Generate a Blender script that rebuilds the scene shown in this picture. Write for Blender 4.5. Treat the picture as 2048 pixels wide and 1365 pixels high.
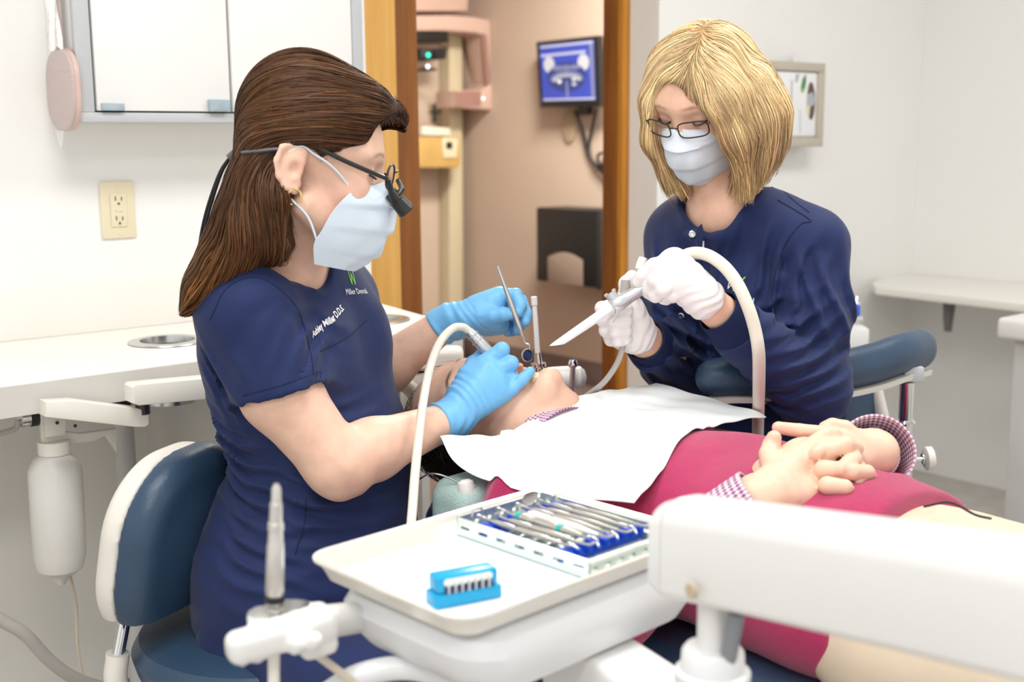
import bpy, bmesh, math, random
import numpy as np
from math import sin, cos, pi, radians, sqrt, atan2
from mathutils import Vector, Matrix
from mathutils.bvhtree import BVHTree
random.seed(7); rng = np.random.default_rng(7)
S = bpy.context.scene
COL = S.collection
for o in list(bpy.data.objects): bpy.data.objects.remove(o)

# ------------------------------------------------------------------ camera
FPX, PITCH, ROLL, HC = 2400.0, radians(9.5), .008, 1.22
_r0 = np.array([1, 0, 0.]); _u0 = np.array([0, sin(PITCH), cos(PITCH)])
FW = np.array([0, cos(PITCH), -sin(PITCH)])
RT = _r0*cos(ROLL)-_u0*sin(ROLL); UP = _u0*cos(ROLL)+_r0*sin(ROLL)
CAM = np.array([0, 0, HC])
cd = bpy.data.cameras.new('camera'); co = bpy.data.objects.new('camera', cd); COL.objects.link(co)
cd.sensor_width = 36.0; cd.lens = 36.0*FPX/2048; cd.clip_start = .05; cd.clip_end = 60
co.matrix_world = Matrix(((RT[0], UP[0], -FW[0], CAM[0]), (RT[1], UP[1], -FW[1], CAM[1]), (RT[2], UP[2], -FW[2], CAM[2]), (0, 0, 0, 1)))
cd.dof.use_dof = True; cd.dof.focus_distance = 1.80; cd.dof.aperture_fstop = 4.0
S.camera = co

# ------------------------------------------------------------------ world and lights
w = bpy.data.worlds.new('world'); S.world = w; w.use_nodes = True
bg = w.node_tree.nodes['Background']; bg.inputs[0].default_value = (1.0, .995, .985, 1); bg.inputs[1].default_value = .85
def area(name, loc, rot, sx, sy, power, col=(1, .985, .965)):
    l = bpy.data.lights.new(name, 'AREA'); l.shape = 'RECTANGLE'; l.size = sx; l.size_y = sy; l.energy = power; l.color = col
    o = bpy.data.objects.new(name, l); COL.objects.link(o); o.location = loc; o.rotation_euler = rot; return o
CEIL = 2.55
area('ceiling_panel_light', (-.35, 1.0, CEIL-.04), (0, 0, radians(40)), 1.2, .6, 20)
area('ceiling_panel_light', (1.15, 2.1, CEIL-.04), (0, 0, radians(40)), 1.2, .6, 22)
area('ceiling_panel_light', (-.1, -.6, CEIL-.04), (0, 0, radians(40)), 1.2, .6, 22)
area('hall_ceiling_light', (.35, 4.6, CEIL-.04), (0, 0, radians(40)), .6, .6, 85, (1, .93, .80))
S.view_settings.view_transform = 'Standard'; S.view_settings.look = 'None'; S.view_settings.gamma = 1.0
S.view_settings.use_curve_mapping = False
S.view_settings.exposure = 0.32
# ------------------------------------------------------------------ pixel helpers (2048 x 1365 frame)
def ray(x, y): return FW+(x-1024)/FPX*RT+(682.5-y)/FPX*UP
def at(x, y, Y): d = ray(x, y); return CAM+d*(Y/d[1])
def atz(x, y, z): d = ray(x, y); return CAM+d*((z-HC)/d[2])
def atp(x, y, P, n): d = ray(x, y); return CAM+d*(np.dot(np.asarray(P)-CAM, n)/np.dot(d, n))
def V(*a): return np.array(a, dtype=float)
def nrm(v): v = np.asarray(v, float); return v/np.linalg.norm(v)
# ------------------------------------------------------------------ materials
MATS = {}
def mat(name, col, rough=.5, metal=0., bump=0., scale=60., var=0., vscale=8., spec=.5, sss=0., coat=0., attr=None, emit=None, estr=1., trans=0., sheen=0., stretch=None, alpha=1.):
    m = bpy.data.materials.new(name); m.use_nodes = True; nt = m.node_tree; b = nt.nodes['Principled BSDF']; L = nt.links.new
    c = (*col, 1)
    b.inputs['Base Color'].default_value = c; b.inputs['Roughness'].default_value = rough; b.inputs['Metallic'].default_value = metal
    b.inputs['Specular IOR Level'].default_value = spec; b.inputs['Coat Weight'].default_value = coat
    b.inputs['Subsurface Weight'].default_value = sss; b.inputs['Subsurface Radius'].default_value = (.012, .005, .003); b.inputs['Subsurface Scale'].default_value = .6
    b.inputs['Transmission Weight'].default_value = trans; b.inputs['Sheen Weight'].default_value = sheen; b.inputs['Alpha'].default_value = alpha
    if emit: b.inputs['Emission Color'].default_value = (*emit, 1); b.inputs['Emission Strength'].default_value = estr
    tc = nt.nodes.new('ShaderNodeTexCoord'); co_ = tc.outputs['Object']
    if stretch:
        mp = nt.nodes.new('ShaderNodeMapping'); mp.inputs['Scale'].default_value = stretch; L(co_, mp.inputs[0]); co_ = mp.outputs[0]
    src = None
    if attr:
        a = nt.nodes.new('ShaderNodeAttribute'); a.attribute_name = attr; src = a.outputs['Color']
    if var:
        n = nt.nodes.new('ShaderNodeTexNoise'); n.inputs['Scale'].default_value = vscale; n.inputs['Detail'].default_value = 4; L(co_, n.inputs['Vector'])
        mr = nt.nodes.new('ShaderNodeMapRange'); mr.inputs[1].default_value = .3; mr.inputs[2].default_value = .7; mr.inputs[3].default_value = 1-var; mr.inputs[4].default_value = 1+var; L(n.outputs[0], mr.inputs[0])
        mx = nt.nodes.new('ShaderNodeMix'); mx.data_type = 'RGBA'; mx.blend_type = 'MULTIPLY'; mx.inputs[0].default_value = 1
        if src is not None: L(src, mx.inputs[6])
        else: mx.inputs[6].default_value = c
        L(mr.outputs[0], mx.inputs[7]); src = mx.outputs[2]
    if src is not None: L(src, b.inputs['Base Color'])
    if bump:
        n2 = nt.nodes.new('ShaderNodeTexNoise'); n2.inputs['Scale'].default_value = scale; n2.inputs['Detail'].default_value = 3; L(co_, n2.inputs['Vector'])
        bp = nt.nodes.new('ShaderNodeBump'); bp.inputs['Strength'].default_value = bump; bp.inputs['Distance'].default_value = .004; L(n2.outputs[0], bp.inputs['Height']); L(bp.outputs[0], b.inputs['Normal'])
    MATS[name] = m; return m
def wood(name, c1, c2, rough=.4):
    m = mat(name, c1, rough); nt = m.node_tree; b = nt.nodes['Principled BSDF']; L = nt.links.new
    tc = nt.nodes.new('ShaderNodeTexCoord'); mp = nt.nodes.new('ShaderNodeMapping'); mp.inputs['Scale'].default_value = (22, 22, 1.2); L(tc.outputs['Object'], mp.inputs[0])
    n = nt.nodes.new('ShaderNodeTexNoise'); n.inputs['Scale'].default_value = 2.2; n.inputs['Detail'].default_value = 6; n.inputs['Distortion'].default_value = .6; L(mp.outputs[0], n.inputs['Vector'])
    r = nt.nodes.new('ShaderNodeValToRGB'); r.color_ramp.elements[0].color = (*c1, 1); r.color_ramp.elements[1].color = (*c2, 1); r.color_ramp.elements[0].position = .35; r.color_ramp.elements[1].position = .68
    L(n.outputs[0], r.inputs[0]); L(r.outputs[0], b.inputs['Base Color']); return m
def gingham(name, c1, c2, scale):
    m = mat(name, c1, .8); nt = m.node_tree; b = nt.nodes['Principled BSDF']; L = nt.links.new
    uv = nt.nodes.new('ShaderNodeUVMap'); uv.uv_map = 'uv'; sp = nt.nodes.new('ShaderNodeSeparateXYZ'); L(uv.outputs[0], sp.inputs[0])
    outs = []
    for i in (0, 1):
        mu = nt.nodes.new('ShaderNodeMath'); mu.operation = 'MULTIPLY'; mu.inputs[1].default_value = scale; L(sp.outputs[i], mu.inputs[0])
        fr = nt.nodes.new('ShaderNodeMath'); fr.operation = 'FRACT'; L(mu.outputs[0], fr.inputs[0])
        gt = nt.nodes.new('ShaderNodeMath'); gt.operation = 'GREATER_THAN'; gt.inputs[1].default_value = .5; L(fr.outputs[0], gt.inputs[0]); outs.append(gt)
    ad = nt.nodes.new('ShaderNodeMath'); ad.operation = 'ADD'; L(outs[0].outputs[0], ad.inputs[0]); L(outs[1].outputs[0], ad.inputs[1])
    hf = nt.nodes.new('ShaderNodeMath'); hf.operation = 'MULTIPLY'; hf.inputs[1].default_value = .5; L(ad.outputs[0], hf.inputs[0])
    mx = nt.nodes.new('ShaderNodeMix'); mx.data_type = 'RGBA'; mx.inputs[6].default_value = (*c1, 1); mx.inputs[7].default_value = (*c2, 1); L(hf.outputs[0], mx.inputs[0]); L(mx.outputs[2], b.inputs['Base Color']); return m
# ------------------------------------------------------------------ mesh builder
class MB:
    def __init__(s, M=None): s.v = []; s.f = []; s.M = Matrix(M) if M is not None else Matrix.Identity(4); s.uv = None
    def _add(s, vs, fs):
        n = len(s.v); s.v += [tuple(s.M @ Vector(v)) for v in vs]; s.f += [tuple(i+n for i in f) for f in fs]; return s
    def box(s, lo, hi, bev=0., seg=2, R=None):
        bm = bmesh.new(); bmesh.ops.create_cube(bm, size=1)
        lo = Vector(lo); hi = Vector(hi); c = (lo+hi)/2; d = hi-lo
        for v in bm.verts: v.co = Vector((v.co.x*d.x, v.co.y*d.y, v.co.z*d.z))
        if bev: bmesh.ops.bevel(bm, geom=bm.edges[:], offset=min(bev, min(d)*.49), segments=seg, profile=.5, affect='EDGES')
        if R is not None: bmesh.ops.transform(bm, matrix=R.to_4x4(), verts=bm.verts)
        s._add([v.co+c for v in bm.verts], [[v.index for v in f.verts] for f in bm.faces] if not bm.verts.index_update() else 0); bm.free(); return s
    def prism(s, poly, z0, z1, bev=0., seg=2):
        """poly in xy, extruded z0..z1"""
        bm = bmesh.new(); n = len(poly)
        a = [bm.verts.new((p[0], p[1], z0)) for p in poly]; b = [bm.verts.new((p[0], p[1], z1)) for p in poly]
        bm.faces.new(a[::-1]); bm.faces.new(b)
        for i in range(n): bm.faces.new((a[i], a[(i+1) % n], b[(i+1) % n], b[i]))
        bmesh.ops.recalc_face_normals(bm, faces=bm.faces)
        if bev:
            ed = [e for e in bm.edges if abs(e.verts[0].co.z-e.verts[1].co.z) < 1e-6]
            bmesh.ops.bevel(bm, geom=ed, offset=bev, segments=seg, profile=.5, affect='EDGES')
        bm.verts.index_update(); s._add([v.co.copy() for v in bm.verts], [[v.index for v in f.verts] for f in bm.faces]); bm.free(); return s
    def tube(s, pts, r, n=12, caps=True, flat=None):
        pts = [np.asarray(p, float) for p in pts]; m = len(pts); rr = r if hasattr(r, '__len__') else [r]*m
        T = [nrm(pts[min(i+1, m-1)]-pts[max(i-1, 0)]) for i in range(m)]
        u = np.cross(T[0], (0, 0, 1.)); u = np.cross(T[0], (1., 0, 0)) if np.linalg.norm(u) < .1 else u; u = nrm(u)
        vs = []; fs = []
        for i in range(m):
            u = nrm(u-T[i]*np.dot(u, T[i])); w_ = np.cross(T[i], u); k = flat if flat else 1.
            for j in range(n):
                a = 2*pi*j/n; vs.append(pts[i]+rr[i]*(cos(a)*u+sin(a)*w_*k))
        for i in range(m-1):
            for j in range(n): fs.append((i*n+j, i*n+(j+1) % n, (i+1)*n+(j+1) % n, (i+1)*n+j))
        if caps: fs.append(tuple(range(n))[::-1]); fs.append(tuple((m-1)*n+j for j in range(n)))
        return s._add(vs, fs)
    def lathe(s, prof, a, b, n=24, caps=True):
        """prof: list (t, r) along the line a->b, t in metres from a"""
        a = np.asarray(a, float); ax = nrm(np.asarray(b, float)-a); u = np.cross(ax, (0, 0, 1.)); u = np.cross(ax, (1., 0, 0)) if np.linalg.norm(u) < .1 else u; u = nrm(u); w_ = np.cross(ax, u)
        vs = []; fs = []
        for t, r in prof:
            for j in range(n): q = 2*pi*j/n; vs.append(a+ax*t+r*(cos(q)*u+sin(q)*w_))
        for i in range(len(prof)-1):
            for j in range(n): fs.append((i*n+j, i*n+(j+1) % n, (i+1)*n+(j+1) % n, (i+1)*n+j))
        if caps: fs.append(tuple(range(n))[::-1]); fs.append(tuple((len(prof)-1)*n+j for j in range(n)))
        return s._add(vs, fs)
    def grid(s, P, closed=False, uv=None):
        """P: rows x cols array of points"""
        r, c = len(P), len(P[0]); vs = [p for row in P for p in row]; fs = []
        for i in range(r-1):
            for j in range(c if closed else c-1): fs.append((i*c+j, i*c+(j+1) % c, (i+1)*c+(j+1) % c, (i+1)*c+j))
        return s._add(vs, fs)
def spl(pts, n=8):
    """Catmull-Rom through the points"""
    P = [np.asarray(p, float) for p in pts]; P = [2*P[0]-P[1]]+P+[2*P[-1]-P[-2]]; out = []
    for i in range(1, len(P)-2):
        for k in range(n):
            t = k/n; a, b, c, d = P[i-1:i+3]
            out.append(.5*((2*b)+(c-a)*t+(2*a-5*b+4*c-d)*t*t+(3*b-a-3*c+d)*t**3))
    return out+[P[-2]]
def wpos(o):
    p = np.zeros(3)
    while o is not None: p += np.array(o.location); o = o.parent
    return p
def obj(name, mb, m, parent=None, loc=None, sharp=35, normals=True):
    """one mesh object; builder vertices are world coordinates"""
    me = bpy.data.meshes.new(name); vs = np.array(mb.v, dtype=float).reshape(-1, 3)
    base = wpos(parent) if parent is not None else (np.array(loc, float) if loc is not None else None)
    if base is None:
        base = vs.mean(0); base[2] = vs[:, 2].min()
    me.from_pydata((vs-base).tolist(), [], mb.f); me.update()
    if normals:
        bm = bmesh.new(); bm.from_mesh(me); bmesh.ops.recalc_face_normals(bm, faces=bm.faces); bm.to_mesh(me); bm.free()
    me.shade_smooth(); me.set_sharp_from_angle(angle=radians(sharp))
    o = bpy.data.objects.new(name, me); COL.objects.link(o)
    me.materials.append(MATS[m] if isinstance(m, str) else m)
    if parent is not None: o.parent = parent
    else: o.location = base
    return o
def thing(name, label, cat, loc=(0, 0, 0), group=None):
    o = bpy.data.objects.new(name, None); COL.objects.link(o); o.location = loc; o.empty_display_size = .05
    o['label'] = label; o['category'] = cat
    if group: o['group'] = group
    return o
def tag(o, label, cat, group=None):
    o['label'] = label; o['category'] = cat
    if group: o['group'] = group
    return o
def struct(name, mb, m, label=None, parent=None, **k):
    o = obj(name, mb, m, parent, **k)
    if parent is None:
        o['kind'] = 'structure'
        if label: o['label'] = label
    return o
# ------------------------------------------------------------------ signed distance modelling (smooth unions, meshed by surface nets)
class P_:  # primitive: bbox + function
    def __init__(s, lo, hi, fn): s.lo = np.asarray(lo, float); s.hi = np.asarray(hi, float); s.fn = fn
def rc(a, b, ra, rb=None):
    a = np.asarray(a, float); b = np.asarray(b, float); rb = ra if rb is None else rb; ba = b-a; L2 = max(float(ba@ba), 1e-12); R = max(ra, rb)
    def fn(x, y, z):
        px, py, pz = x-a[0], y-a[1], z-a[2]; h = np.clip((px*ba[0]+py*ba[1]+pz*ba[2])/L2, 0, 1)
        return np.sqrt((px-h*ba[0])**2+(py-h*ba[1])**2+(pz-h*ba[2])**2)-(ra+(rb-ra)*h)
    return P_(np.minimum(a, b)-R, np.maximum(a, b)+R, fn)
def el(c, r, R=None):
    c = np.asarray(c, float); r = np.asarray(r, float); R = np.eye(3) if R is None else np.asarray(R, float); mx = r.max()  # rows of R = axes
    def fn(x, y, z):
        px, py, pz = x-c[0], y-c[1], z-c[2]; k0 = 0; k1 = 0
        for i in range(3):
            q = px*R[i, 0]+py*R[i, 1]+pz*R[i, 2]; k0 = k0+(q/r[i])**2; k1 = k1+(q/r[i]**2)**2
        k0 = np.sqrt(k0); k1 = np.sqrt(k1)+1e-9; return k0*(k0-1)/k1
    e = np.sqrt(((R.T*r)**2).sum(1)); return P_(c-e, c+e, fn)
def ec(a, b, u, wa, wb):
    """elliptic cone a->b; u = width axis; wa, wb = (half width, half depth)"""
    a = np.asarray(a, float); b = np.asarray(b, float); ba = b-a; L2 = float(ba@ba); ax = nrm(ba); u = nrm(np.asarray(u, float)-ax*np.dot(u, ax)); v = np.cross(ax, u); R = max(*wa, *wb)
    def fn(x, y, z):
        px, py, pz = x-a[0], y-a[1], z-a[2]; h = np.clip((px*ba[0]+py*ba[1]+pz*ba[2])/L2, 0, 1)
        qx, qy, qz = px-h*ba[0], py-h*ba[1], pz-h*ba[2]
        wu = wa[0]+(wb[0]-wa[0])*h; wv = wa[1]+(wb[1]-wa[1])*h; m = np.minimum(wu, wv)
        k = np.sqrt(((qx*u[0]+qy*u[1]+qz*u[2])/wu)**2+((qx*v[0]+qy*v[1]+qz*v[2])/wv)**2+((qx*ax[0]+qy*ax[1]+qz*ax[2])/m)**2)
        return (k-1)*m
    return P_(np.minimum(a, b)-R, np.maximum(a, b)+R, fn)
def bxp(c, half, R=None, r=.005):
    c = np.asarray(c, float); half = np.asarray(half, float)-r; R = np.eye(3) if R is None else np.asarray(R, float)
    def fn(x, y, z):
        p = (x-c[0], y-c[1], z-c[2]); q = [np.abs(p[0]*R[i, 0]+p[1]*R[i, 1]+p[2]*R[i, 2])-half[i] for i in range(3)]
        return np.sqrt(sum(np.maximum(t, 0)**2 for t in q))+np.minimum(np.maximum(np.maximum(q[0], q[1]), q[2]), 0)-r
    e = (np.abs(R.T)*(half+r)).sum(1); return P_(c-e, c+e, fn)
def chain(pts, rad): return [rc(pts[i], pts[i+1], rad[i], rad[i+1]) for i in range(len(pts)-1)]
class SDF:
    def __init__(s, lo, hi, h):
        s.lo = np.asarray(lo, float); s.h = h; n = np.ceil((np.asarray(hi, float)-s.lo)/h).astype(int)+1; s.n = n
        s.ax = [(s.lo[i]+h*np.arange(n[i])).astype(np.float32) for i in range(3)]; s.F = np.full(n, .2, np.float32)
    def _sub(s, lo, hi):
        i0 = np.clip(np.floor((lo-s.lo)/s.h).astype(int), 0, s.n-1); i1 = np.clip(np.ceil((hi-s.lo)/s.h).astype(int)+1, 1, s.n)
        sl = tuple(slice(a, max(b, a+1)) for a, b in zip(i0, i1)); return sl, s.ax[0][sl[0]][:, None, None], s.ax[1][sl[1]][None, :, None], s.ax[2][sl[2]][None, None, :]
    def add(s, prims, k=.01, off=0.):
        for p in (prims if isinstance(prims, (list, tuple)) else [prims]):
            m = k+4*s.h+max(off, 0); sl, x, y, z = s._sub(p.lo-m, p.hi+m); d = p.fn(x, y, z)-off; f = s.F[sl]
            if k > 0:
                h = np.maximum(k-np.abs(f-d), 0)/k; s.F[sl] = np.minimum(f, d)-h*h*k*.25
            else: s.F[sl] = np.minimum(f, d)
        return s
    def cut(s, prims, k=.004, off=0.):
        for p in (prims if isinstance(prims, (list, tuple)) else [prims]):
            m = k+4*s.h+max(off, 0); sl, x, y, z = s._sub(p.lo-m, p.hi+m); d = -(p.fn(x, y, z)-off); f = s.F[sl]
            h = np.maximum(k-np.abs(f-d), 0)/max(k, 1e-6); s.F[sl] = np.maximum(f, d)+h*h*k*.25
        return s
    def plane(s, p, n, k=.003):
        """remove the side n points to"""
        n = nrm(n); d = (s.ax[0][:, None, None]-p[0])*n[0]+(s.ax[1][None, :, None]-p[1])*n[1]+(s.ax[2][None, None, :]-p[2])*n[2]
        h = np.maximum(k-np.abs(s.F-d), 0)/k; s.F = np.maximum(s.F, d)+h*h*k*.25; return s
    def disp(s, fn, lo=None, hi=None):
        sl, x, y, z = s._sub(s.lo if lo is None else np.asarray(lo), (s.lo+s.n*s.h) if hi is None else np.asarray(hi)); s.F[sl] += fn(x, y, z); return s
    def fold(s, pts, r, amt, k=.02):
        """raise (amt>0) or sink (amt<0) a soft crease along a polyline"""
        pts = [np.asarray(p, float) for p in pts]; A = np.array(pts); lo = A.min(0)-3*r; hi = A.max(0)+3*r; sl, x, y, z = s._sub(lo, hi); best = None
        for a, b in zip(pts[:-1], pts[1:]):
            d = rc(a, b, 0.).fn(x, y, z); best = d if best is None else np.minimum(best, d)
        s.F[sl] -= amt*np.exp(-(best/r)**2); return s
    def sample(s, P):
        q = (np.asarray(P)-s.lo)/s.h; i = np.clip(np.floor(q).astype(int), 0, s.n-2); t = q-i; t = np.clip(t, 0, 1); r = 0
        for a in (0, 1):
            for b in (0, 1):
                for c in (0, 1):
                    wgt = (t[:, 0] if a else 1-t[:, 0])*(t[:, 1] if b else 1-t[:, 1])*(t[:, 2] if c else 1-t[:, 2]); r = r+wgt*s.F[i[:, 0]+a, i[:, 1]+b, i[:, 2]+c]
        return r
    def grad(s, P):
        e = s.h; P = np.asarray(P); g = np.stack([s.sample(P+e*np.eye(3)[i])-s.sample(P-e*np.eye(3)[i]) for i in range(3)], 1); return g/(np.linalg.norm(g, axis=1, keepdims=True)+1e-9)
    def mesh(s):
        F = s.F; neg = F < 0; n = s.n; cs = np.zeros(n-1, np.int8)
        offs = [(a, b, c) for a in (0, 1) for b in (0, 1) for c in (0, 1)]
        for a, b, c in offs: cs += neg[a:n[0]-1+a, b:n[1]-1+b, c:n[2]-1+c]
        act = np.argwhere((cs > 0) & (cs < 8)); vid = np.full(n-1, -1, np.int64); vid[tuple(act.T)] = np.arange(len(act))
        vals = np.stack([F[act[:, 0]+a, act[:, 1]+b, act[:, 2]+c] for a, b, c in offs], 1).astype(float); acc = np.zeros((len(act), 3)); cnt = np.zeros(len(act)); O = np.array(offs, float)
        for i in range(8):
            for j in range(i+1, 8):
                if np.abs(O[i]-O[j]).sum() != 1: continue
                va, vb = vals[:, i], vals[:, j]; m = (va < 0) != (vb < 0); t = np.where(m, va/(va-vb+1e-20), 0); acc += np.where(m[:, None], O[i]+(O[j]-O[i])*t[:, None], 0); cnt += m
        vs = s.lo+s.h*(act+acc/cnt[:, None]); fs = []
        for ax in range(3):
            o1, o2 = [i for i in range(3) if i != ax]
            sl0 = [slice(None)]*3; sl1 = [slice(None)]*3; sl0[ax] = slice(0, -1); sl1[ax] = slice(1, None)
            m = neg[tuple(sl0)] != neg[tuple(sl1)]; e = np.argwhere(m); e = e[(e[:, o1] > 0) & (e[:, o2] > 0) & (e[:, o1] < n[o1]-1) & (e[:, o2] < n[o2]-1)]
            d1_ = np.zeros(3, int); d1_[o1] = 1; d2_ = np.zeros(3, int); d2_[o2] = 1
            q = np.stack([vid[tuple((e-a).T)] for a in (d1_+d2_, d2_, 0*d1_, d1_)], 1); flip = neg[tuple(e.T)] == (ax == 1)
            q[flip] = q[flip][:, ::-1]; fs.append(q)
        return vs, np.concatenate(fs)
def sobj(name, sd, m, parent=None, loc=None, colfn=None, vs=None, fs=None, relax=1):
    if vs is None: vs, fs = sd.mesh()
    me = bpy.data.meshes.new(name); base = wpos(parent) if parent is not None else np.asarray(loc, float)
    for _ in range(relax):   # light Laplacian relax
        acc = np.zeros_like(vs); cnt = np.zeros(len(vs))
        for a, b in ((0, 1), (1, 2), (2, 3), (3, 0)):
            np.add.at(acc, fs[:, a], vs[fs[:, b]]); np.add.at(cnt, fs[:, a], 1); np.add.at(acc, fs[:, b], vs[fs[:, a]]); np.add.at(cnt, fs[:, b], 1)
        vs = .5*vs+.5*acc/np.maximum(cnt, 1)[:, None]
    me.vertices.add(len(vs)); me.vertices.foreach_set('co', (vs-base).astype(np.float32).ravel())
    me.loops.add(len(fs)*4); me.loops.foreach_set('vertex_index', fs.astype(np.int32).ravel())
    me.polygons.add(len(fs)); me.polygons.foreach_set('loop_start', np.arange(0, len(fs)*4, 4, dtype=np.int32)); me.polygons.foreach_set('loop_total', np.full(len(fs), 4, np.int32))
    me.update(calc_edges=True); me.validate()
    if colfn is not None:
        c = np.ones((len(vs), 4), np.float32); c[:, :3] = colfn(vs); at_ = me.color_attributes.new('Col', 'FLOAT_COLOR', 'POINT'); at_.data.foreach_set('color', c.ravel())
    me.shade_smooth(); o = bpy.data.objects.new(name, me); COL.objects.link(o); me.materials.append(MATS[m])
    if parent is not None: o.parent = parent
    else: o.location = base
    return o
# ------------------------------------------------------------------ materials of the place
mat('wall_paint', (.86, .855, .83), .75, bump=.08, scale=180, var=.012, vscale=2)
mat('wall_warm', (.60, .485, .41), .75, bump=.08, scale=180, var=.03, vscale=2)
mat('ceiling_paint', (.86, .86, .85), .85, bump=.1, scale=120)
mat('floor_vinyl', (.52, .49, .45), .45, bump=.05, scale=40, var=.08, vscale=14)
mat('carpet', (.13, .085, .075), .95, bump=.8, scale=500, var=.15, vscale=60)
mat('mauve_base', (.19, .135, .13), .6, var=.05)
mat('laminate', (.84, .82, .765), .35, bump=.02, scale=300, var=.01)
mat('laminate_edge', (.62, .60, .56), .45, var=.02)
mat('cabinet_white', (.86, .855, .835), .3, var=.008)
mat('grey_frame', (.52, .54, .56), .4, var=.02)
mat('dark_gap', (.02, .02, .022), .7)
mat('glass_pull', (.36, .45, .50), .12, spec=.8, var=.12, vscale=30)
mat('ivory', (.78, .70, .50), .4, var=.01)
mat('ivory_dark', (.12, .09, .05), .6)
mat('steel', (.62, .62, .61), .25, metal=1., bump=.03, scale=200)
mat('chrome', (.75, .75, .76), .08, metal=1.)
mat('black_plastic', (.012, .012, .013), .4)
mat('dark_metal', (.05, .05, .055), .35, metal=.6)
wood('oak_lit', (.70, .37, .08), (.78, .45, .13)); wood('oak_dark', (.20, .062, .006), (.30, .10, .012)); wood('oak_lit_edge', (.45, .17, .012), (.62, .27, .03))  # casing oaks carry the flash brightness in their colour; jamb oak is darker
mat('rose_plastic', (.52, .42, .40), .4, bump=.35, scale=8, stretch=(1, 1, 40))
mat('clear_film', (.9, .9, .9), .15, trans=.6)
mat('enamel', (.80, .775, .70), .3, var=.015)
mat('enamel_white', (.74, .735, .72), .28, var=.01)
mat('enamel_cool', (.74, .75, .765), .3, var=.01)
mat('translucent_bottle', (.70, .69, .655), .35, sss=.3)
mat('grey_pipe', (.55, .55, .54), .45, var=.03)
mat('hose_grey', (.46, .43, .40), .5)
mat('cord_beige', (.62, .55, .45), .6)
mat('xray_pink', (.62, .44, .385), .4, var=.02)
mat('xray_dark', (.34, .19, .17), .5)
mat('beige_column', (.62, .55, .40), .6)
mat('wood_box', (.58, .38, .13), .5, var=.1)
mat('led_green', (.0, .3, .2), .4, emit=(.05, .9, .6), estr=2.)
mat('led_white', (.8, .85, .9), .4, emit=(.8, .9, 1.), estr=2.)
mat('screen_blue', (.03, .05, .3), .3, emit=(.03, .05, .34), estr=.55)
mat('screen_grey', (.3, .3, .3), .3, emit=(.62, .66, .72), estr=.5)
mat('screen_light', (.3, .3, .4), .3, emit=(.40, .45, .70), estr=.55)
mat('screen_deep', (.02, .03, .12), .3, emit=(.03, .05, .22), estr=.5)
mat('screen_mid', (.1, .1, .2), .3, emit=(.24, .27, .42), estr=.5)
mat('taupe_panel', (.30, .23, .19), .6)
mat('plate_beige', (.50, .40, .28), .6)
mat('holder_tan', (.52, .47, .38), .5, var=.02)
mat('paper_white', (.86, .86, .87), .6)
mat('print_grey', (.45, .46, .50), .6); mat('print_green', (.06, .26, .09), .6); mat('print_lime', (.28, .50, .10), .6); mat('print_brown', (.12, .075, .06), .6)
mat('bracket_grey', (.16, .155, .15), .5)
# ------------------------------------------------------------------ room frame: x along the far wall, y into the wall, z up
TH = radians(39.8); D1 = V(cos(TH), sin(TH), 0); D2 = V(sin(TH), -cos(TH), 0)
OW = at(235, 420, 2.47); OW[2] = 0
WM = Matrix(((D1[0], -D2[0], 0, OW[0]), (D1[1], -D2[1], 0, OW[1]), (0, 0, 1, 0), (0, 0, 0, 1)))
def wl(P): v = np.asarray(P)-OW; return V(v@D1, -(v@D2), v[2])          # world -> room frame
def ww(s, y, z): return OW+D1*s-D2*y+V(0, 0, z)                          # room frame -> world
def wp(x, y, t=0.): return wl(atp(x, y, OW+D2*t, D2))                    # pixel on the plane t metres in front of the wall
def ws(x, y, s): return wl(atp(x, y, OW+D1*s, D1))                       # pixel on the plane across the room at s
def W(): return MB(WM)
SL = wp(742, 520)[0]; SR = wp(1315, 300)[0]; SC = 2.95
# floor, ceiling, walls
struct('floor', W().box((-3.5, -5.5, -.06), (SC+.15, .0, 0)), 'floor_vinyl')
struct('floor_hall', W().box((-.6, 0.0, -.06), (3.6, 5.2, -.001)), 'carpet')
struct('ceiling', W().box((-3.5, -4.2, CEIL), (SC+.15, 5.2, CEIL+.08)), 'ceiling_paint')
struct('wall_back_left', W().box((-3.5, 0, 0), (SL, .115, CEIL)), 'wall_paint')
struct('wall_back_right', W().box((SR, 0, 0), (SC+.15, .115, CEIL)), 'wall_paint')
struct('wall_back_lintel', W().box((SL, 0, 2.12), (SR, .115, CEIL)), 'wall_paint')
struct('wall_right', W().box((SC, -5.5, 0), (SC+.15, 0, CEIL)), 'wall_paint')
# door frame, set at the hall side of the opening
t1 = -.118
a0 = wp(797, 300, t1)[0]; b0 = wp(1257, 300, t1)[0]; b1 = wp(1244, 300, t1)[0]
struct('trim_1', W().box((SL-.05, .118, 0), (a0, .140, 2.14), .003), 'oak_lit', 'oak casing board left of the doorway, coloured flash-bright')
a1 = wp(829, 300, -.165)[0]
struct('trim_2', W().box((a0-.06, .142, 0), (a1, .20, 2.12), .003), 'oak_dark', 'dark brown oak jamb left of the doorway')
struct('trim_3', W().box((b1, .118, 0), (b0+.03, .140, 2.14), .003), 'oak_lit_edge', 'oak casing edge right of the doorway')

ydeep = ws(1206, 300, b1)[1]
struct('trim_4', W().box((b1, .1402, 0), (b1+.02, max(ydeep, .2), 2.12), .003), 'oak_dark', 'dark brown oak jamb right of the doorway')
struct('trim_5', W().box((a0-.02, .118, 2.10), (b0, .14, 2.2), .003), 'oak_lit', 'oak head casing above the doorway')
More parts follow.
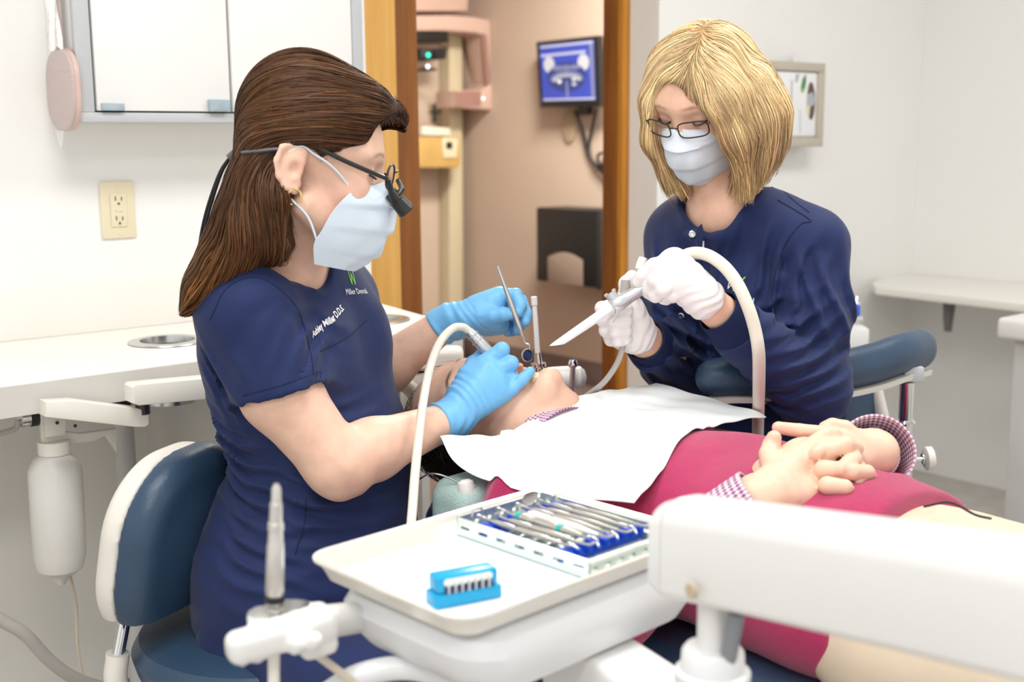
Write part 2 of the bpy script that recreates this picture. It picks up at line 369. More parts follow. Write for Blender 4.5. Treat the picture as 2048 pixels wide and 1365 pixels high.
# hallway walls
HB = wl(atz(1208, 734, .1)); HS = HB[0]
struct('wall_hall_side', W().box((HS, max(ydeep, .2)+.03, 0), (HS+.12, 5.2, CEIL)), 'wall_warm')
HY = ws(925, 300, HS)[1]
struct('wall_hall_end', W().box((-.6, HY+.6, 0), (HS, HY+.72, CEIL)), 'wall_warm')
struct('wall_hall_left', W().box((-.72, .2, 0), (-.6, HY+.72, CEIL)), 'wall_warm')
struct('wall_hall_return', W().box((HS+.121, .116, 0), (HS+.6, .3, CEIL)), 'wall_warm')
struct('baseboard_hall', W().box((HS-.012, max(ydeep, .2)+.04, 0), (HS, 5.0, .115), .003), 'mauve_base')
struct('baseboard_left', W().box((-3, -.012, 0), (SL, 0, .10), .003), 'mauve_base')
# ------------------------------------------------------------------ wall cabinet
CT = .15; zb = wp(300, 245, CT)[2]; c0 = wp(160, 240, CT)[0]; c1 = wp(727, 120, CT)[0]
t = thing('wall_cabinet', 'white two-door wall cabinet with grey metal frame', 'cabinet', ww((c0+c1)/2, 0, zb))
ctop = zb+.62; fw = .03
obj('body', W().box((c0+.002, -CT+.018, zb+.002), (c1-.002, -.001, ctop)), 'cabinet_white', t)
f = W().box((c0, -CT, zb), (c1, -CT+.016, zb+fw*.62), .002); f.box((c0, -CT, zb+fw*.62), (c0+fw, -CT+.016, ctop), .002); f.box((c1-fw*.9, -CT, zb+fw*.62), (c1, -CT+.016, ctop), .002); f.box((c0, -CT, ctop-.02), (c1, -CT+.016, ctop), .002)
obj('face_frame', f, 'grey_frame', t)
obj('shadow_gap', W().box((c0+fw, -CT+.0165, zb+fw*.6), (c1-fw*.9, -CT+.0178, ctop-.02)), 'dark_gap', t)
gm = wp(457, 100, CT)[0]; dz = zb+fw*.62+.003
for i, (x0, x1) in enumerate(((c0+fw+.004, gm-.002), (gm+.004, c1-fw*.9-.003))):
    d = obj('door', W().box((x0, -CT-.002, dz), (x1, -CT+.016, ctop-.025), .0015), 'cabinet_white', t)
    obj('pull', W().box(((x1-.05) if i == 0 else x0+.006, -CT-.014, dz+.001), ((x1-.006) if i == 0 else x0+.05, -CT-.002, dz+.024), .001), 'glass_pull', d)
    obj('hinge_clip', W().box((x0+.006 if i == 0 else x1-.05, -CT-.009, dz), (x0+.05 if i == 0 else x1-.006, -CT-.002, dz+.014), .001), 'glass_pull', d)
# hand mirror hung on the cabinet side
hx = c0
def sidep(px, py): return ws(px, py, hx-.012)
m0 = sidep(97, 180); m1 = sidep(150, 180); mt = sidep(125, 97)[2]; mbz = sidep(125, 262)[2]
t = thing('hand_mirror', 'rose ribbed hand mirror hanging by its handle on the cabinet side', 'mirror', ww(hx-.01, (m0[1]+m1[1])/2, mbz))
yc = (m0[1]+m1[1])/2; hw = abs(m1[1]-m0[1])/2; zc = (mt+mbz)/2; hh = (mt-mbz)/2
def rrect(hw, hh, r, n=8):
    o = []
    for cx, cy, a in ((hw-r, hh-r, 0), (-hw+r, hh-r, 90), (-hw+r, -hh+r, 180), (hw-r, -hh+r, 270)):
        for k in range(n+1): q = radians(a+90*k/n); o.append((cx+r*cos(q), cy+r*sin(q)))
    return o
SM = WM @ Matrix(((0, 0, -1, hx-.003), (1, 0, 0, yc), (0, 1, 0, zc), (0, 0, 0, 1)))
obj('back_panel', MB(SM).prism(rrect(hw, hh, hw*.8), 0, .014, .004, 3), 'rose_plastic', t)
obj('rim', MB(SM).prism(rrect(hw*1.03, hh*1.015, hw*.8), -.002, .008, .003, 2), 'xray_pink', t)
obj('handle', MB(SM).box((-.014, hh-.01, .001), (.014, hh+.19, .012), .005, 3), 'rose_plastic', t)
obj('plastic_sleeve', MB(SM).grid([[(x, y+.006*sin(x*300), .015+.004*sin(x*170+y*40)) for x in np.linspace(-.03, .035, 9)] for y in np.linspace(hh, hh+.1, 6)]), 'clear_film', t)
obj('sleeve_corner', MB(SM).grid([[(.01+x*(1-r*.8), -hh+.004-r*.035, .012+.003*sin(x*300)) for x in np.linspace(-.02, .04, 7)] for r in np.linspace(0, 1, 5)]), 'clear_film', t)
# outlet
def outlet(px0, px1, py0, py1, label):
    a = wp(px0, py1); b = wp(px1, py0); cs, cz = (a[0]+b[0])/2, (a[2]+b[2])/2
    t = thing('wall_outlet', label, 'outlet', ww(cs, 0, cz-.058))
    obj('cover_plate', W().box((cs-.036, -.006, cz-.058), (cs+.036, -.0005, cz+.058), .003, 2), 'ivory', t)
    r = obj('receptacle', W().box((cs-.017, -.009, cz-.034), (cs+.017, -.0062, cz+.034), .0015), 'ivory', t)
    for k in (-1, 1):
        z = cz+k*.02
        for dx, hgt in ((-.0065, .008), (.0065, .0065)): obj('slot', W().box((cs+dx-.0012, -.0096, z-.001), (cs+dx+.0012, -.0088, z+hgt)), 'ivory_dark', r)
        obj('ground_hole', W().lathe([(0, .0026), (.0009, .0026)], (cs, -.0097, z-.007), (cs, 0, z-.007), 12), 'ivory_dark', r)
    obj('reset_button', W().box((cs-.008, -.0105, cz-.003), (cs+.008, -.009, cz+.003), .0006), 'ivory', r)
    for k in (-1, 1): obj('screw', W().lathe([(0, .0032), (.0012, .0032)], (cs, -.0072, cz+k*.048), (cs, 0, cz+k*.048), 12), 'ivory', t)
outlet(197, 272, 364, 477, 'ivory electrical outlet on the white wall below the cabinet')
a = wp(463, 388); t = thing('wall_switch', 'steel wall plate half hidden behind the long brown hair', 'switch', ww(a[0]+.02, 0, a[2]-.05))
obj('cover_plate', W().box((a[0]-.006, -.006, a[2]-.03), (a[0]+.055, -.0005, a[2]+.03), .002), 'grey_frame', t); obj('toggle', W().box((a[0]+.02, -.016, a[2]-.008), (a[0]+.028, -.006, a[2]+.01), .001), 'enamel_white', t)
# ------------------------------------------------------------------ counter
CZ = wp(744, 603)[2]
e1 = wl(atz(835, 628, CZ)); e0 = wp(744, 603); slope = (e1[0]-e0[0])/(e1[1]-e0[1])
cf = -.46; ce = e0[0]+slope*cf; xl = -2.2
t = thing('counter', 'long off-white laminate counter along the white wall', 'counter', ww(-.2, -.25, 0))
# top with two round holes
H1 = wl(atz(335, 684, CZ)); H2 = wl(atz(752, 641, CZ)); hr = .056
def holed(poly, holes, z, thick):
    bm = bmesh.new(); es = []
    for ring in [poly]+holes:
        vs = [bm.verts.new((p[0], p[1], z)) for p in ring]; es += [bm.edges.new((vs[i], vs[(i+1) % len(vs)])) for i in range(len(vs))]
    bmesh.ops.triangle_fill(bm, edges=es, use_beauty=True)
    r = bmesh.ops.extrude_face_region(bm, geom=bm.faces[:]); bmesh.ops.translate(bm, vec=(0, 0, -thick), verts=[v for v in r['geom'] if isinstance(v, bmesh.types.BMVert)])
    bm.verts.index_update(); out = ([v.co.copy() for v in bm.verts], [[v.index for v in f.verts] for f in bm.faces]); bm.free(); return out
circ = lambda c, r, n=40: [(c[0]+r*cos(2*pi*k/n), c[1]+r*sin(2*pi*k/n)) for k in range(n)]
mb = W(); mb._add(*holed([(xl, 0), (xl, cf), (ce-.012, cf), (ce, cf+.012), (e0[0], 0)], [circ(H1, hr), circ(H2, hr)], CZ, .022))
obj('worktop', mb, 'laminate', t)
apz = CZ-.052
obj('front_edge', W().box((xl, cf-.0015, apz), (ce-.01, cf+.02, CZ-.0015)), 'laminate_edge', t)
obj('end_edge', MB(WM).prism([(ce, cf), (ce-.02, cf), (e0[0]-.02, -.002), (e0[0], -.002)], apz, CZ-.0225), 'laminate_edge', t)
obj('backsplash', W().box((xl, -.012, CZ), (wp(732, 560)[0], -.0005, CZ+.1), .002), 'laminate', t)
obj('side_panel', W().box((.02, -.40, 0), (.04, -.005, apz)), 'laminate_edge', t)
obj('under_panel', W().box((xl, -.03, .09), (.02, -.014, CZ-.023)), 'laminate', t)
obj('end_panel', W().box((ce-.09, cf+.03, 0), (ce-.07, -.014, apz)), 'laminate_edge', t)
for c, lab in ((H1, 'round steel trash chute ring in the counter behind the navy sleeve'), (H2, 'round steel trash chute ring at the counter end by the oak casing')):
    t = thing('trash_chute', lab, 'trash chute', ww(c[0], c[1], CZ))
    obj('rim', W().lathe([(0, hr+.001), (.001, hr+.018), (.003, hr+.017), (.005, hr+.004), (.004, hr-.004), (-.01, hr-.006)], (c[0], c[1], CZ+.0002), (c[0], c[1], CZ+1), 48, False), 'steel', t)
    obj('sleeve', W().lathe([(0, hr-.004), (.12, hr-.004), (.12, .001)], (c[0], c[1], CZ+.003), (c[0], c[1], CZ-1), 40, False), 'steel', t)
# ------------------------------------------------------------------ fittings below the counter
def ub(px, py, y): return atp(px, py, ww(0, y, 0), D2)      # pixel on the plane y in room frame
y_b = -.40
t = thing('water_bottle', 'milky plastic water bottle hanging below the counter', 'bottle', ub(118, 1160, y_b))
q0 = ub(108, 905, y_b); q1 = ub(122, 1150, y_b); Lb = np.linalg.norm(q1-q0); rb = .044
pr = [(0, .02), (.012, rb*.8), (.03, rb), (Lb*.5, rb*1.0), (Lb-.035, rb*.98), (Lb-.012, rb*.85), (Lb-.002, rb*.55)]
obj('body', MB().lathe(pr, q0, q1, 36), 'translucent_bottle', t)
obj('nozzle', MB().lathe([(0, .02), (.012, .012), (.022, .006)], q0+nrm(q1-q0)*(Lb-.004), q1+(q1-q0), 20), 'translucent_bottle', t)
k0 = q0-nrm(q1-q0)*.02
obj('cap_mount', MB().lathe([(0, .026), (.022, .026)], k0, q0, 24), 'enamel', t)
tg = thing('pressure_gauge', 'small black and chrome regulator knob beside the hanging bottle', 'gauge', ub(62, 836, y_b))
g = ub(62, 834, y_b+.02); gx = D1
obj('bezel', MB().lathe([(0, .008), (.002, .0165), (.016, .0165), (.018, .014)], g-gx*.02, g, 28), 'chrome', tg)
obj('housing', MB().lathe([(0, .017), (.022, .017), (.024, .01)], g-gx*.004, g+gx, 28), 'black_plastic', tg)
obj('stem', MB().lathe([(0, .008), (.06, .008)], g+gx*.02, g+gx, 16), 'grey_pipe', tg)
tag(obj('supply_tube', MB().tube(spl([ub(-60, 885, y_b+.02), ub(0, 868, y_b+.02), ub(30, 858, y_b+.02), ub(62, 838, y_b+.02)-gx*.021], 6), .005, 10), 'hose_grey'), 'grey supply tube running into the regulator knob', 'tube')
# articulated bracket
t = thing('swing_bracket', 'off-white articulated swing arm bracket under the counter', 'bracket', ub(190, 890, y_b))
def slab(pxs, y0, th, m, name, par, bev=.002):
    """plate with pixel outline on plane y0, thickness th away from the viewer"""
    P = [wl(ub(x, y, y0)) for x, y in pxs]; SMx = WM @ Matrix(((1, 0, 0, 0), (0, 0, 1, y0), (0, 1, 0, 0), (0, 0, 0, 1)))
    return obj(name, MB(SMx).prism([(p[0], p[2]) for p in P], 0, th, bev, 2), m, par)
slab([(80, 806), (96, 800), (96, 836), (118, 862), (160, 868), (234, 858), (234, 905), (212, 872), (186, 884), (86, 898)], y_b, .012, 'enamel', 'mounting_plate', t)
slab([(90, 834), (132, 834), (132, 872), (92, 876)], y_b-.012, .012, 'enamel', 'hinge_block', t)
slab([(92, 805), (150, 802), (276, 818), (290, 820), (298, 826), (298, 850), (290, 855), (270, 855), (92, 835)], -.51, .035, 'enamel', 'lower_arm', t)
slab([(228, 792), (252, 780), (262, 800), (262, 818), (232, 812)], y_b+.02, .02, 'dark_metal', 'pivot_bracket', t)
obj('pin', MB().lathe([(0, .012), (.018, .012)], ub(286, 828, -.50), ub(286, 828, -.50)+V(0, 0, 1), 20), 'dark_metal', t)
slab([(266, 776), (272, 770), (470, 752), (480, 752), (480, 792), (470, 794), (278, 812), (268, 808)], -.53, .04, 'enamel', 'upper_arm', t)
for px, py in ((114, 846), (150, 852)): obj('screw', MB().lathe([(0, .003), (.002, .003)], ub(px, py, y_b-.013)+D2*.002, ub(px, py, y_b-.013)-D2, 10), 'dark_metal', t)
pp = ub(250, 900, -.2)
tag(obj('waste_pipe', MB().lathe([(0, .019), (apz, .019)], (pp[0], pp[1], 0), (pp[0], pp[1], 1), 24), 'grey_pipe'), 'vertical grey plastic pipe below the counter', 'pipe')
tag(obj('bottle_cord', MB().tube(spl([q1+V(.012, 0, .02), ub(152, 1210, y_b+.03), ub(155, 1290, y_b+.04), ub(168, 1365, y_b+.05), ub(190, 1440, y_b+.05)], 6), .003, 8), 'cord_beige'), 'thin beige cord hanging down from the milky bottle', 'cord')
hp = [atz(-60, 1210, .48), atz(0, 1238, .45), atz(40, 1262, .41), atz(90, 1310, .34), atz(140, 1345, .29), atz(220, 1368, .25)]
hp = [ub(-90, 1190, -.5), ub(0, 1240, -.5), ub(50, 1270, -.5), ub(95, 1318, -.49), ub(140, 1352, -.48), ub(190, 1372, -.46), ub(250, 1385, -.42)]
tag(obj('suction_hose', MB().tube(spl(hp, 8), .0105, 14), 'hose_grey'), 'thick grey hose sagging below the counter by the stool', 'hose')
# ------------------------------------------------------------------ hallway: monitor, computer, x-ray machine
def hs(x, y, off=0.): return ws(x, y, HS-off)            # pixel on the hall side wall (offset towards us)
HM = WM @ Matrix(((0, 0, -1, HS), (-1, 0, 0, 0), (0, 1, 0, 0), (0, 0, 0, 1)))   # local x = along wall towards viewer, y up, z out of the wall
def hp_(x, y, off): p = hs(x, y, off); return (-p[1], p[2])
off = .10
q = [hp_(x, y, off) for x, y in ((1072, 84), (1196, 71), (1201, 213), (1080, 215))]
t = thing('monitor', 'black framed wall monitor showing a panoramic dental x-ray', 'monitor', ww(HS-off, -(q[0][0]+q[1][0])/2, q[2][1]))
obj('housing', MB(HM).prism(q, off-.035, off, .004), 'black_plastic', t)
def lerpq(u, v):
    a, b, c, d = [np.array(p) for p in q]; return tuple((a*(1-u)+b*u)*(1-v)+(d*(1-u)+c*u)*v)
def spoly(uv, z, m, nm, par): return obj(nm, MB(HM).prism([lerpq(*p) for p in uv], off+.0002, off+z), m, par)
scr = spoly([(.055, .06), (.93, .055), (.93, .905), (.06, .905)], .001, 'screen_blue', 'screen', t)
spoly([(.07, .07), (.92, .065), (.92, .10), (.07, .105)], .0014, 'screen_light', 'title_bar', scr)
spoly([(.07, .20), (.80, .19), (.80, .23), (.07, .24)], .0014, 'screen_light', 'tool_bar', scr)
spoly([(.86, .10), (.92, .10), (.92, .87), (.87, .87)], .0014, 'screen_mid', 'side_bar', scr)
spoly([(.07, .87), (.92, .87), (.92, .90), (.07, .90)], .0014, 'screen_light', 'status_bar', scr)
cir = lambda cx, cy, rx, ry, a0=0, a1=360, n=26: [(cx+rx*cos(radians(a0+(a1-a0)*k/(n-1))), cy+ry*sin(radians(a0+(a1-a0)*k/(n-1)))) for k in range(n)]
spoly(cir(.20, .36, .09, .12), .0014, 'screen_grey', 'xray_patch', scr); spoly(cir(.76, .36, .09, .12), .0014, 'screen_grey', 'xray_patch', scr)
spoly(cir(.48, .56, .32, .22), .0016, 'screen_deep', 'xray_field', scr)
for cx, w_ in ((.34, .10), (.62, .10), (.48, .10)): spoly(cir(cx, .42, w_, .035), .0019, 'screen_mid', 'xray_patch', scr)
band = cir(.48, .60, .27, .13, 180, 360)+cir(.48, .64, .27, .10, 360, 180)
spoly(band, .0019, 'screen_mid', 'xray_jaw', scr)
for k in range(9): a = radians(200+140*k/8); spoly(cir(.48+.22*cos(a), .63+.09*sin(a), .018, .028, n=10), .0022, 'screen_grey', 'xray_tooth', scr)
spoly(cir(.36, .62, .035, .03), .0023, 'paper_white', 'xray_tooth', scr); spoly(cir(.60, .60, .035, .03), .0023, 'screen_grey', 'xray_tooth', scr); spoly(cir(.60, .67, .04, .02), .0023, 'screen_grey', 'xray_tooth', scr)
spoly([(.465, .62), (.495, .62), (.50, .86), (.46, .86)], .0021, 'screen_mid', 'xray_spine', scr)
p = hp_(1150, 217, off); obj('arm', MB(HM).box((p[0]-.02, p[1]-.03, .001), (p[0]+.02, p[1]+.05, off-.036), .003), 'dark_metal', t)
p = hp_(1140, 254, .0); tag(obj('wall_disc', MB(HM).prism([(p[0]+.052*cos(a), p[1]+.078*sin(a)) for a in np.linspace(0, 2*pi, 33)[:-1]], .0005, .012, .003), 'plate_beige'), 'oval beige cover plate on the pink wall below the monitor', 'cover plate')
def hw3(x, y, o): p = hs(x, y, o); return ww(*p)
for pts, r, lab in (([(1150, 218, .06), (1165, 260, .03), (1178, 310, .02), (1205, 345, .03), (1225, 352, .03)], .009, 'dark cable looping from the monitor behind the oak jamb'), ([(1192, 218, .06), (1186, 250, .03), (1178, 290, .02), (1190, 330, .03), (1225, 340, .03)], .008, 'grey cable hanging from the monitor corner')):
    tag(obj('monitor_cable', MB().tube(spl([hw3(*p) for p in pts], 8), r, 8), 'dark_metal'), lab, 'cable')
tag(obj('cable_coil', MB().tube([hw3(1205, 318, .03)+V(.0, 0, 0)+.03*(cos(a)*V(-D2[0], -D2[1], 0)+sin(a)*V(0, 0, 1))*(1+.08*sin(3*a))+D1*-.004*a/6 for a in np.linspace(0, 4*pi, 60)], .006, 8), 'black_plastic'), 'coiled black cable on the pink wall', 'cable')
# computer tower on a wall mount
q0 = hs(1075, 413, .24); q1 = hs(1240, 413, .24)
A = hs(1072, 415, .22); zt = A[2]; B = hs(1075, 562, .22); zb_ = B[2]
t = thing('computer_tower', 'black computer tower mounted on the pink hallway wall', 'computer', ww(HS-.1, A[1]-.2, zb_))
yA = A[1]; yE = hs(1188, 430, .22)[1]
obj('case', W().box((HS-.22, yE-.02, zb_), (HS-.02, yA, zt), .008, 2), 'black_plastic', t)
obj('front_bezel', W().box((HS-.225, yE-.05, zb_-.005), (HS-.03, yE-.021, zt+.004), .006), 'dark_metal', t)
py0, py1 = hs(1097, 560, .221)[1], hs(1166, 560, .221)[1]; hz = hs(1130, 505, .221)[2]
poly = [(py0, zb_+.002), (py1, zb_+.002)]+[(py1+(py0-py1)*k/10, hz-.03+.03*sin(pi*k/10)) for k in range(11)]
PM = WM @ Matrix(((0, 0, -1, HS-.2205), (1, 0, 0, 0), (0, 1, 0, 0), (0, 0, 0, 1)))
obj('side_panel', MB(PM).prism(poly, 0, .006, .002), 'taupe_panel', t)
obj('wall_mount', W().box((HS-.019, yE, zb_+.05), (HS-.001, yA-.02, zt-.05)), 'dark_metal', t)
# x-ray machine
ym = ws(900, 200, HS-.55)[1]
def xp(x, y, y0): return wl(atp(x, y, ww(0, y0, 0), D2))
y0 = HY-.25
t = thing('xray_machine', 'pinkish panoramic dental x-ray machine in the hallway', 'x-ray machine', ww(*xp(880, 600, y0)[:2], 0))
XM = lambda y_: WM @ Matrix(((1, 0, 0, 0), (0, 0, 1, y_), (0, 1, 0, 0), (0, 0, 0, 1)))
def xs(pxs, y_, th, m, nm, bev=.006, par=None):
    P = [xp(a, b, y_) for a, b in pxs]; return obj(nm, MB(XM(y_)).prism([(p[0], p[2]) for p in P], 0, th, bev, 2), m, par or t)
xs([(760, -60), (940, -60), (935, 22), (760, 22)], y0+.02, .24, 'xray_pink', 'overhead_beam')
arc = [(760, 32), (900, 30), (950, 34), (1000, 44), (1026, 60), (1030, 130), (1033, 225), (985, 218), (978, 150), (966, 72), (955, 66), (900, 62), (760, 62)]
xs(arc, y0, .16, 'xray_pink', 'rotating_arm', .01)
xs([(964, 66), (974, 70), (986, 212), (978, 214)], y0-.004, .006, 'xray_dark', 'arm_groove', 0)
xs([(912, 182), (965, 180), (985, 166), (986, 220), (912, 214)], y0-.01, .18, 'xray_pink', 'tube_head', .006)
xs([(913, 184), (962, 182), (962, 213), (913, 212)], y0-.0135, .003, 'xray_dark', 'head_window', 0)
xs([(1030, 178), (1047, 186), (1045, 225), (1030, 226)], y0+.03, .10, 'xray_pink', 'head_cover', .005)
obj('indicator_light', W().lathe([(0, .006), (.004, .006)], xp(967, 197, y0-.0145), xp(967, 197, y0-.0145)+V(0, 1, 0), 12), 'led_white', t)
xs([(760, 64), (897, 64), (897, 84), (760, 84)], y0+.01, .12, 'black_plastic', 'sensor_rail', .004)
xs([(842, 96), (895, 96), (893, 118), (850, 122), (842, 112)], y0+.02, .10, 'dark_metal', 'sensor_head', .006)
obj('lens', W().lathe([(0, .022), (.02, .022)], xp(876, 108, y0+.005), xp(876, 108, y0+.005)+V(0, 1, 0), 20), 'black_plastic', t)
obj('green_led', W().lathe([(0, .011), (.004, .011)], xp(857, 110, y0+.012), xp(857, 110, y0+.012)+V(0, 1, 0), 14), 'led_green', t)
xs([(832, 142), (858, 134), (876, 138), (874, 141), (832, 143)], y0+.02, .05, 'black_plastic', 'forehead_rest', .003)
obj('laser_lamp', W().lathe([(0, .009), (.004, .009)], xp(856, 133, y0+.012), xp(856, 133, y0+.012)+V(0, 1, 0), 12), 'led_white', t)
xs([(899, 64), (925, 64), (927, 760), (899, 760)], y0+.18, .12, 'beige_column', 'column', .006)
xs([(760, 90), (898, 90), (898, 760), (760, 760)], y0+.28, .05, 'wall_warm', 'back_panel', .003)
xs([(868, 212), (872, 206), (872, 222), (884, 222), (884, 226), (873, 228), (873, 246), (867, 246), (867, 228), (856, 224), (867, 222)], y0+.10, .01, 'dark_metal', 'bite_holder', .0)
xs([(845, 252), (900, 256), (902, 272), (845, 270)], y0+.06, .1, 'enamel', 'chin_rest', .006)
xs([(760, 274), (921, 274), (922, 326), (917, 336), (760, 336)], y0+.04, .2, 'wood_box', 'control_box', .008)
xs([(884, 276), (917, 278), (914, 316), (888, 316)], y0+.03, .012, 'ivory', 'control_panel', .003)
xs([(893, 284), (905, 284), (905, 298), (893, 298)], y0+.026, .005, 'dark_metal', 'control_keys', .001)
# ------------------------------------------------------------------ right side: glove box holder, shelf, cart
g0 = wp(1500, 297); g1 = wp(1654, 126)
t = thing('glove_box_holder', 'tan wall holder with a white glove box behind the blond hair', 'holder', ww((g0[0]+g1[0])/2, 0, g0[2]))
D = .085
g0 = wp(1490, 296, D); g1 = wp(1652, 127, D); s0, s1, z0, z1 = g0[0], g1[0], g0[2], g1[2]; bw = .03
f = W().box((s0, -D, z0), (s1, -.001, z0+bw), .003); f.box((s0, -D, z1-bw*.9), (s1, -.001, z1), .003); f.box((s1-bw, -D, z0+bw), (s1, -.001, z1-bw*.9), .003); f.box((s0, -D, z0+bw), (s0+bw, -.001, z1-bw*.9), .003)
obj('frame', f, 'holder_tan', t); obj('back_plate', W().box((s0+bw, -.01, z0+bw), (s1-bw, -.0015, z1-bw*.9)), 'holder_tan', t)
t = thing('glove_box', 'white cardboard glove box with green leaf print and oval opening', 'box', ww((s0+s1)/2, -.04, z0+bw))
GD = D-.006
obj('carton', W().box((s0+bw+.002, -GD, z0+bw+.001), (s1-bw-.002, -.0105, z1-bw*.9-.002), .006, 3), 'paper_white', t)
def gp(pxs, m, nm, e=.0006):
    P = [wp(a, b, GD) for a, b in pxs]; GMx = WM @ Matrix(((1, 0, 0, 0), (0, 0, -1, -GD), (0, 1, 0, 0), (0, 0, 0, 1))); obj(nm, MB(GMx).prism([(p[0], p[2]) for p in P], .0001, e), m, t)
ov = lambda cx, cy, rx, ry, n=24: [(cx+rx*cos(a), cy+ry*sin(a)) for a in np.linspace(0, 2*pi, n+1)[:-1]]
gp([(1601, 180), (1605, 158), (1612, 148), (1612, 165), (1609, 180), (1605, 186)], 'print_green', 'leaf_print'); gp([(1601, 178), (1608, 176), (1607, 184), (1603, 186)], 'print_lime', 'leaf_print', .0008)
gp(ov(1622, 202, 8, 38), 'print_brown', 'opening'); gp([(1614, 190), (1624, 184), (1629, 196), (1628, 210), (1618, 214), (1613, 206)], 'print_grey', 'glove_showing', .0009); gp([(1612, 214), (1620, 210), (1618, 232), (1612, 226)], 'ivory', 'glove_showing', .001)
gp([(1582, 160), (1585, 160), (1583, 270), (1580, 270)], 'print_grey', 'print_stripe'); gp([(1592, 148), (1599, 148), (1595, 164), (1590, 166)], 'print_grey', 'print_stripe')
for k in range(8): gp([(1598.5, 220+6*k), (1601, 220+6*k), (1601, 224+6*k), (1598.5, 224+6*k)], 'print_grey', 'fine_print', .0005)
for k in range(22): gp([(1637.3, 158+4.6*k), (1640, 158+4.6*k), (1640, 160.5+4.6*k), (1637.3, 160.5+4.6*k)], 'print_grey', 'fine_print', .0005)
tag(obj('paper_slip', W().box((wp(1572, 118)[0], -.03, z1+.001), (wp(1612, 118)[0], -.026, z1+.022)), 'paper_white'), 'white paper slip standing on top of the tan glove holder', 'paper')
# shelf on the right wall
sz = .73
P = [wl(atz(x, y, sz)) for x, y in ((1826, 541), (1790, 548), (1757, 557), (1744, 565), (1752, 573))]
pq = wl(atz(2048, 607, sz)); dr = (pq-P[-1]); far = P[-1]+dr*2.2
poly = [(SC-.001, P[0][1])]+[(p[0], p[1]) for p in P[1:]]+[(far[0], far[1]), (SC-.001, far[1])]
t = thing('wall_shelf', 'off-white wall shelf with rounded end on the right wall', 'shelf', ww(SC-.1, P[2][1], sz-.03))
obj('board', MB(WM).prism(poly, sz-.03, sz, .006, 3), 'laminate', t)
bp_ = wl(atz(1896, 600, sz-.03)); yb = bp_[1]
obj('bracket', MB(WM @ Matrix(((1, 0, 0, 0), (0, 0, 1, yb), (0, 1, 0, 0), (0, 0, 0, 1)))).prism([(bp_[0]+.035, sz-.03), (bp_[0]-.015, sz-.03), (bp_[0]-.006, sz-.09), (bp_[0]+.004, sz-.135), (bp_[0]+.014, sz-.135)], -.012, .012, .003), 'bracket_grey', t)
# grey cabinet at the right edge
Yr = 3.05
a = at(2012, 640, Yr); b = at(2025, 675, Yr)
t = thing('side_unit', 'grey treatment cabinet with white top cut off by the photo edge', 'cabinet', (a[0]+.25, Yr+.1, 0))
TM = Matrix.Translation((a[0], Yr, 0)) @ Matrix.Rotation(radians(-50), 4, 'Z')
zt = at(2030, 631, Yr)[2]
obj('top', MB(TM).box((0, -.05, zt-.055), (.34, .30, zt), .012, 3), 'enamel_white', t)
obj('body', MB(TM).box((.035, -.02, 0.0), (.32, .28, zt-.056), .006), 'grey_pipe', t)
# instrument cart behind the assistant
Yc = 3.0
a = at(1700, 690, Yc); zt = at(1700, 655, Yc)[2]
t = thing('instrument_cart', 'white cart standing behind the navy sleeve', 'cart', (a[0]-.1, Yc+.2, 0))
obj('top', MB().box((a[0]-.30, Yc-.02, zt-.055), (at(1734, 690, Yc)[0], Yc+.38, zt), .006), 'enamel_white', t)
obj('body', MB().box((a[0]-.28, Yc, 0.0), (at(1734, 690, Yc)[0]-.02, Yc+.36, zt-.056), .006), 'enamel_cool', t)
c = at(1712, 640, Yc+.05)
t = thing('sterilising_cassette', 'small steel cassette with a blue insert on the white cart', 'cassette', (c[0], Yc+.1, zt))
obj('tray', MB().box((c[0]-.10, Yc+.04, zt+.0005), (at(1727, 640, Yc+.04)[0], Yc+.16, zt+.022), .002), 'steel', t)
obj('insert', MB().box((c[0]-.095, Yc+.045, zt+.0225), (at(1722, 630, Yc+.04)[0], Yc+.15, zt+.05), .003), 'print_grey', t).data.materials[0] = mat('cassette_blue', (.02, .12, .65), .4)
for k in range(3): obj('clip', MB().tube([V(c[0]-.05+.025*k, Yc+.06, zt+.05), V(c[0]-.045+.025*k, Yc+.07, zt+.066), V(c[0]-.035+.025*k, Yc+.08, zt+.05)], .004, 8), 'steel', t)
# ------------------------------------------------------------------ foreground delivery unit
mat('tray_steel', (.86, .83, .77), .25, metal=.45)
mat('paper_liner', (.84, .88, .885), .7, bump=.05, scale=200)
mat('cassette_steel', (.66, .74, .73), .25, metal=.75)
mat('cassette_inner', (.34, .42, .44), .3, metal=.8)
mat('silicone_blue', (.008, .075, .60), .35)
mat('teal_ring', (.03, .42, .40), .4)
mat('bur_blue', (.0, .33, .62), .3); mat('bur_blue_dark', (.0, .17, .46), .3); mat('bur_navy', (.02, .035, .10), .4); mat('bur_window', (.80, .86, .86), .35)
mat('tool_steel', (.66, .64, .61), .28, metal=.85)
mat('white_plastic', (.80, .79, .76), .35)
mat('cable_grey', (.22, .23, .25), .5)
mat('vinyl_blue', (.028, .062, .115), .38, bump=.12, scale=260, var=.04, vscale=20)
mat('vinyl_teal', (.42, .58, .56), .5, bump=.5, scale=420)
mat('shell_cream', (.78, .745, .68), .35)
TZ = .806
TA = atz(605, 1115, TZ); TB = atz(930, 1253, TZ); TF = atz(1060, 968, TZ)
EA = nrm(TB-TA); EB = V(-EA[1], EA[0], 0)                 # EA: left -> near corner, EB: left -> far corner
LA, LB = .245, .343
TMx = Matrix(((EA[0], EB[0], 0, TA[0]), (EA[1], EB[1], 0, TA[1]), (0, 0, 1, 0), (0, 0, 0, 1)))
def tl(P): v = np.asarray(P)-TA; return V(v@EA, v@EB, P[2])
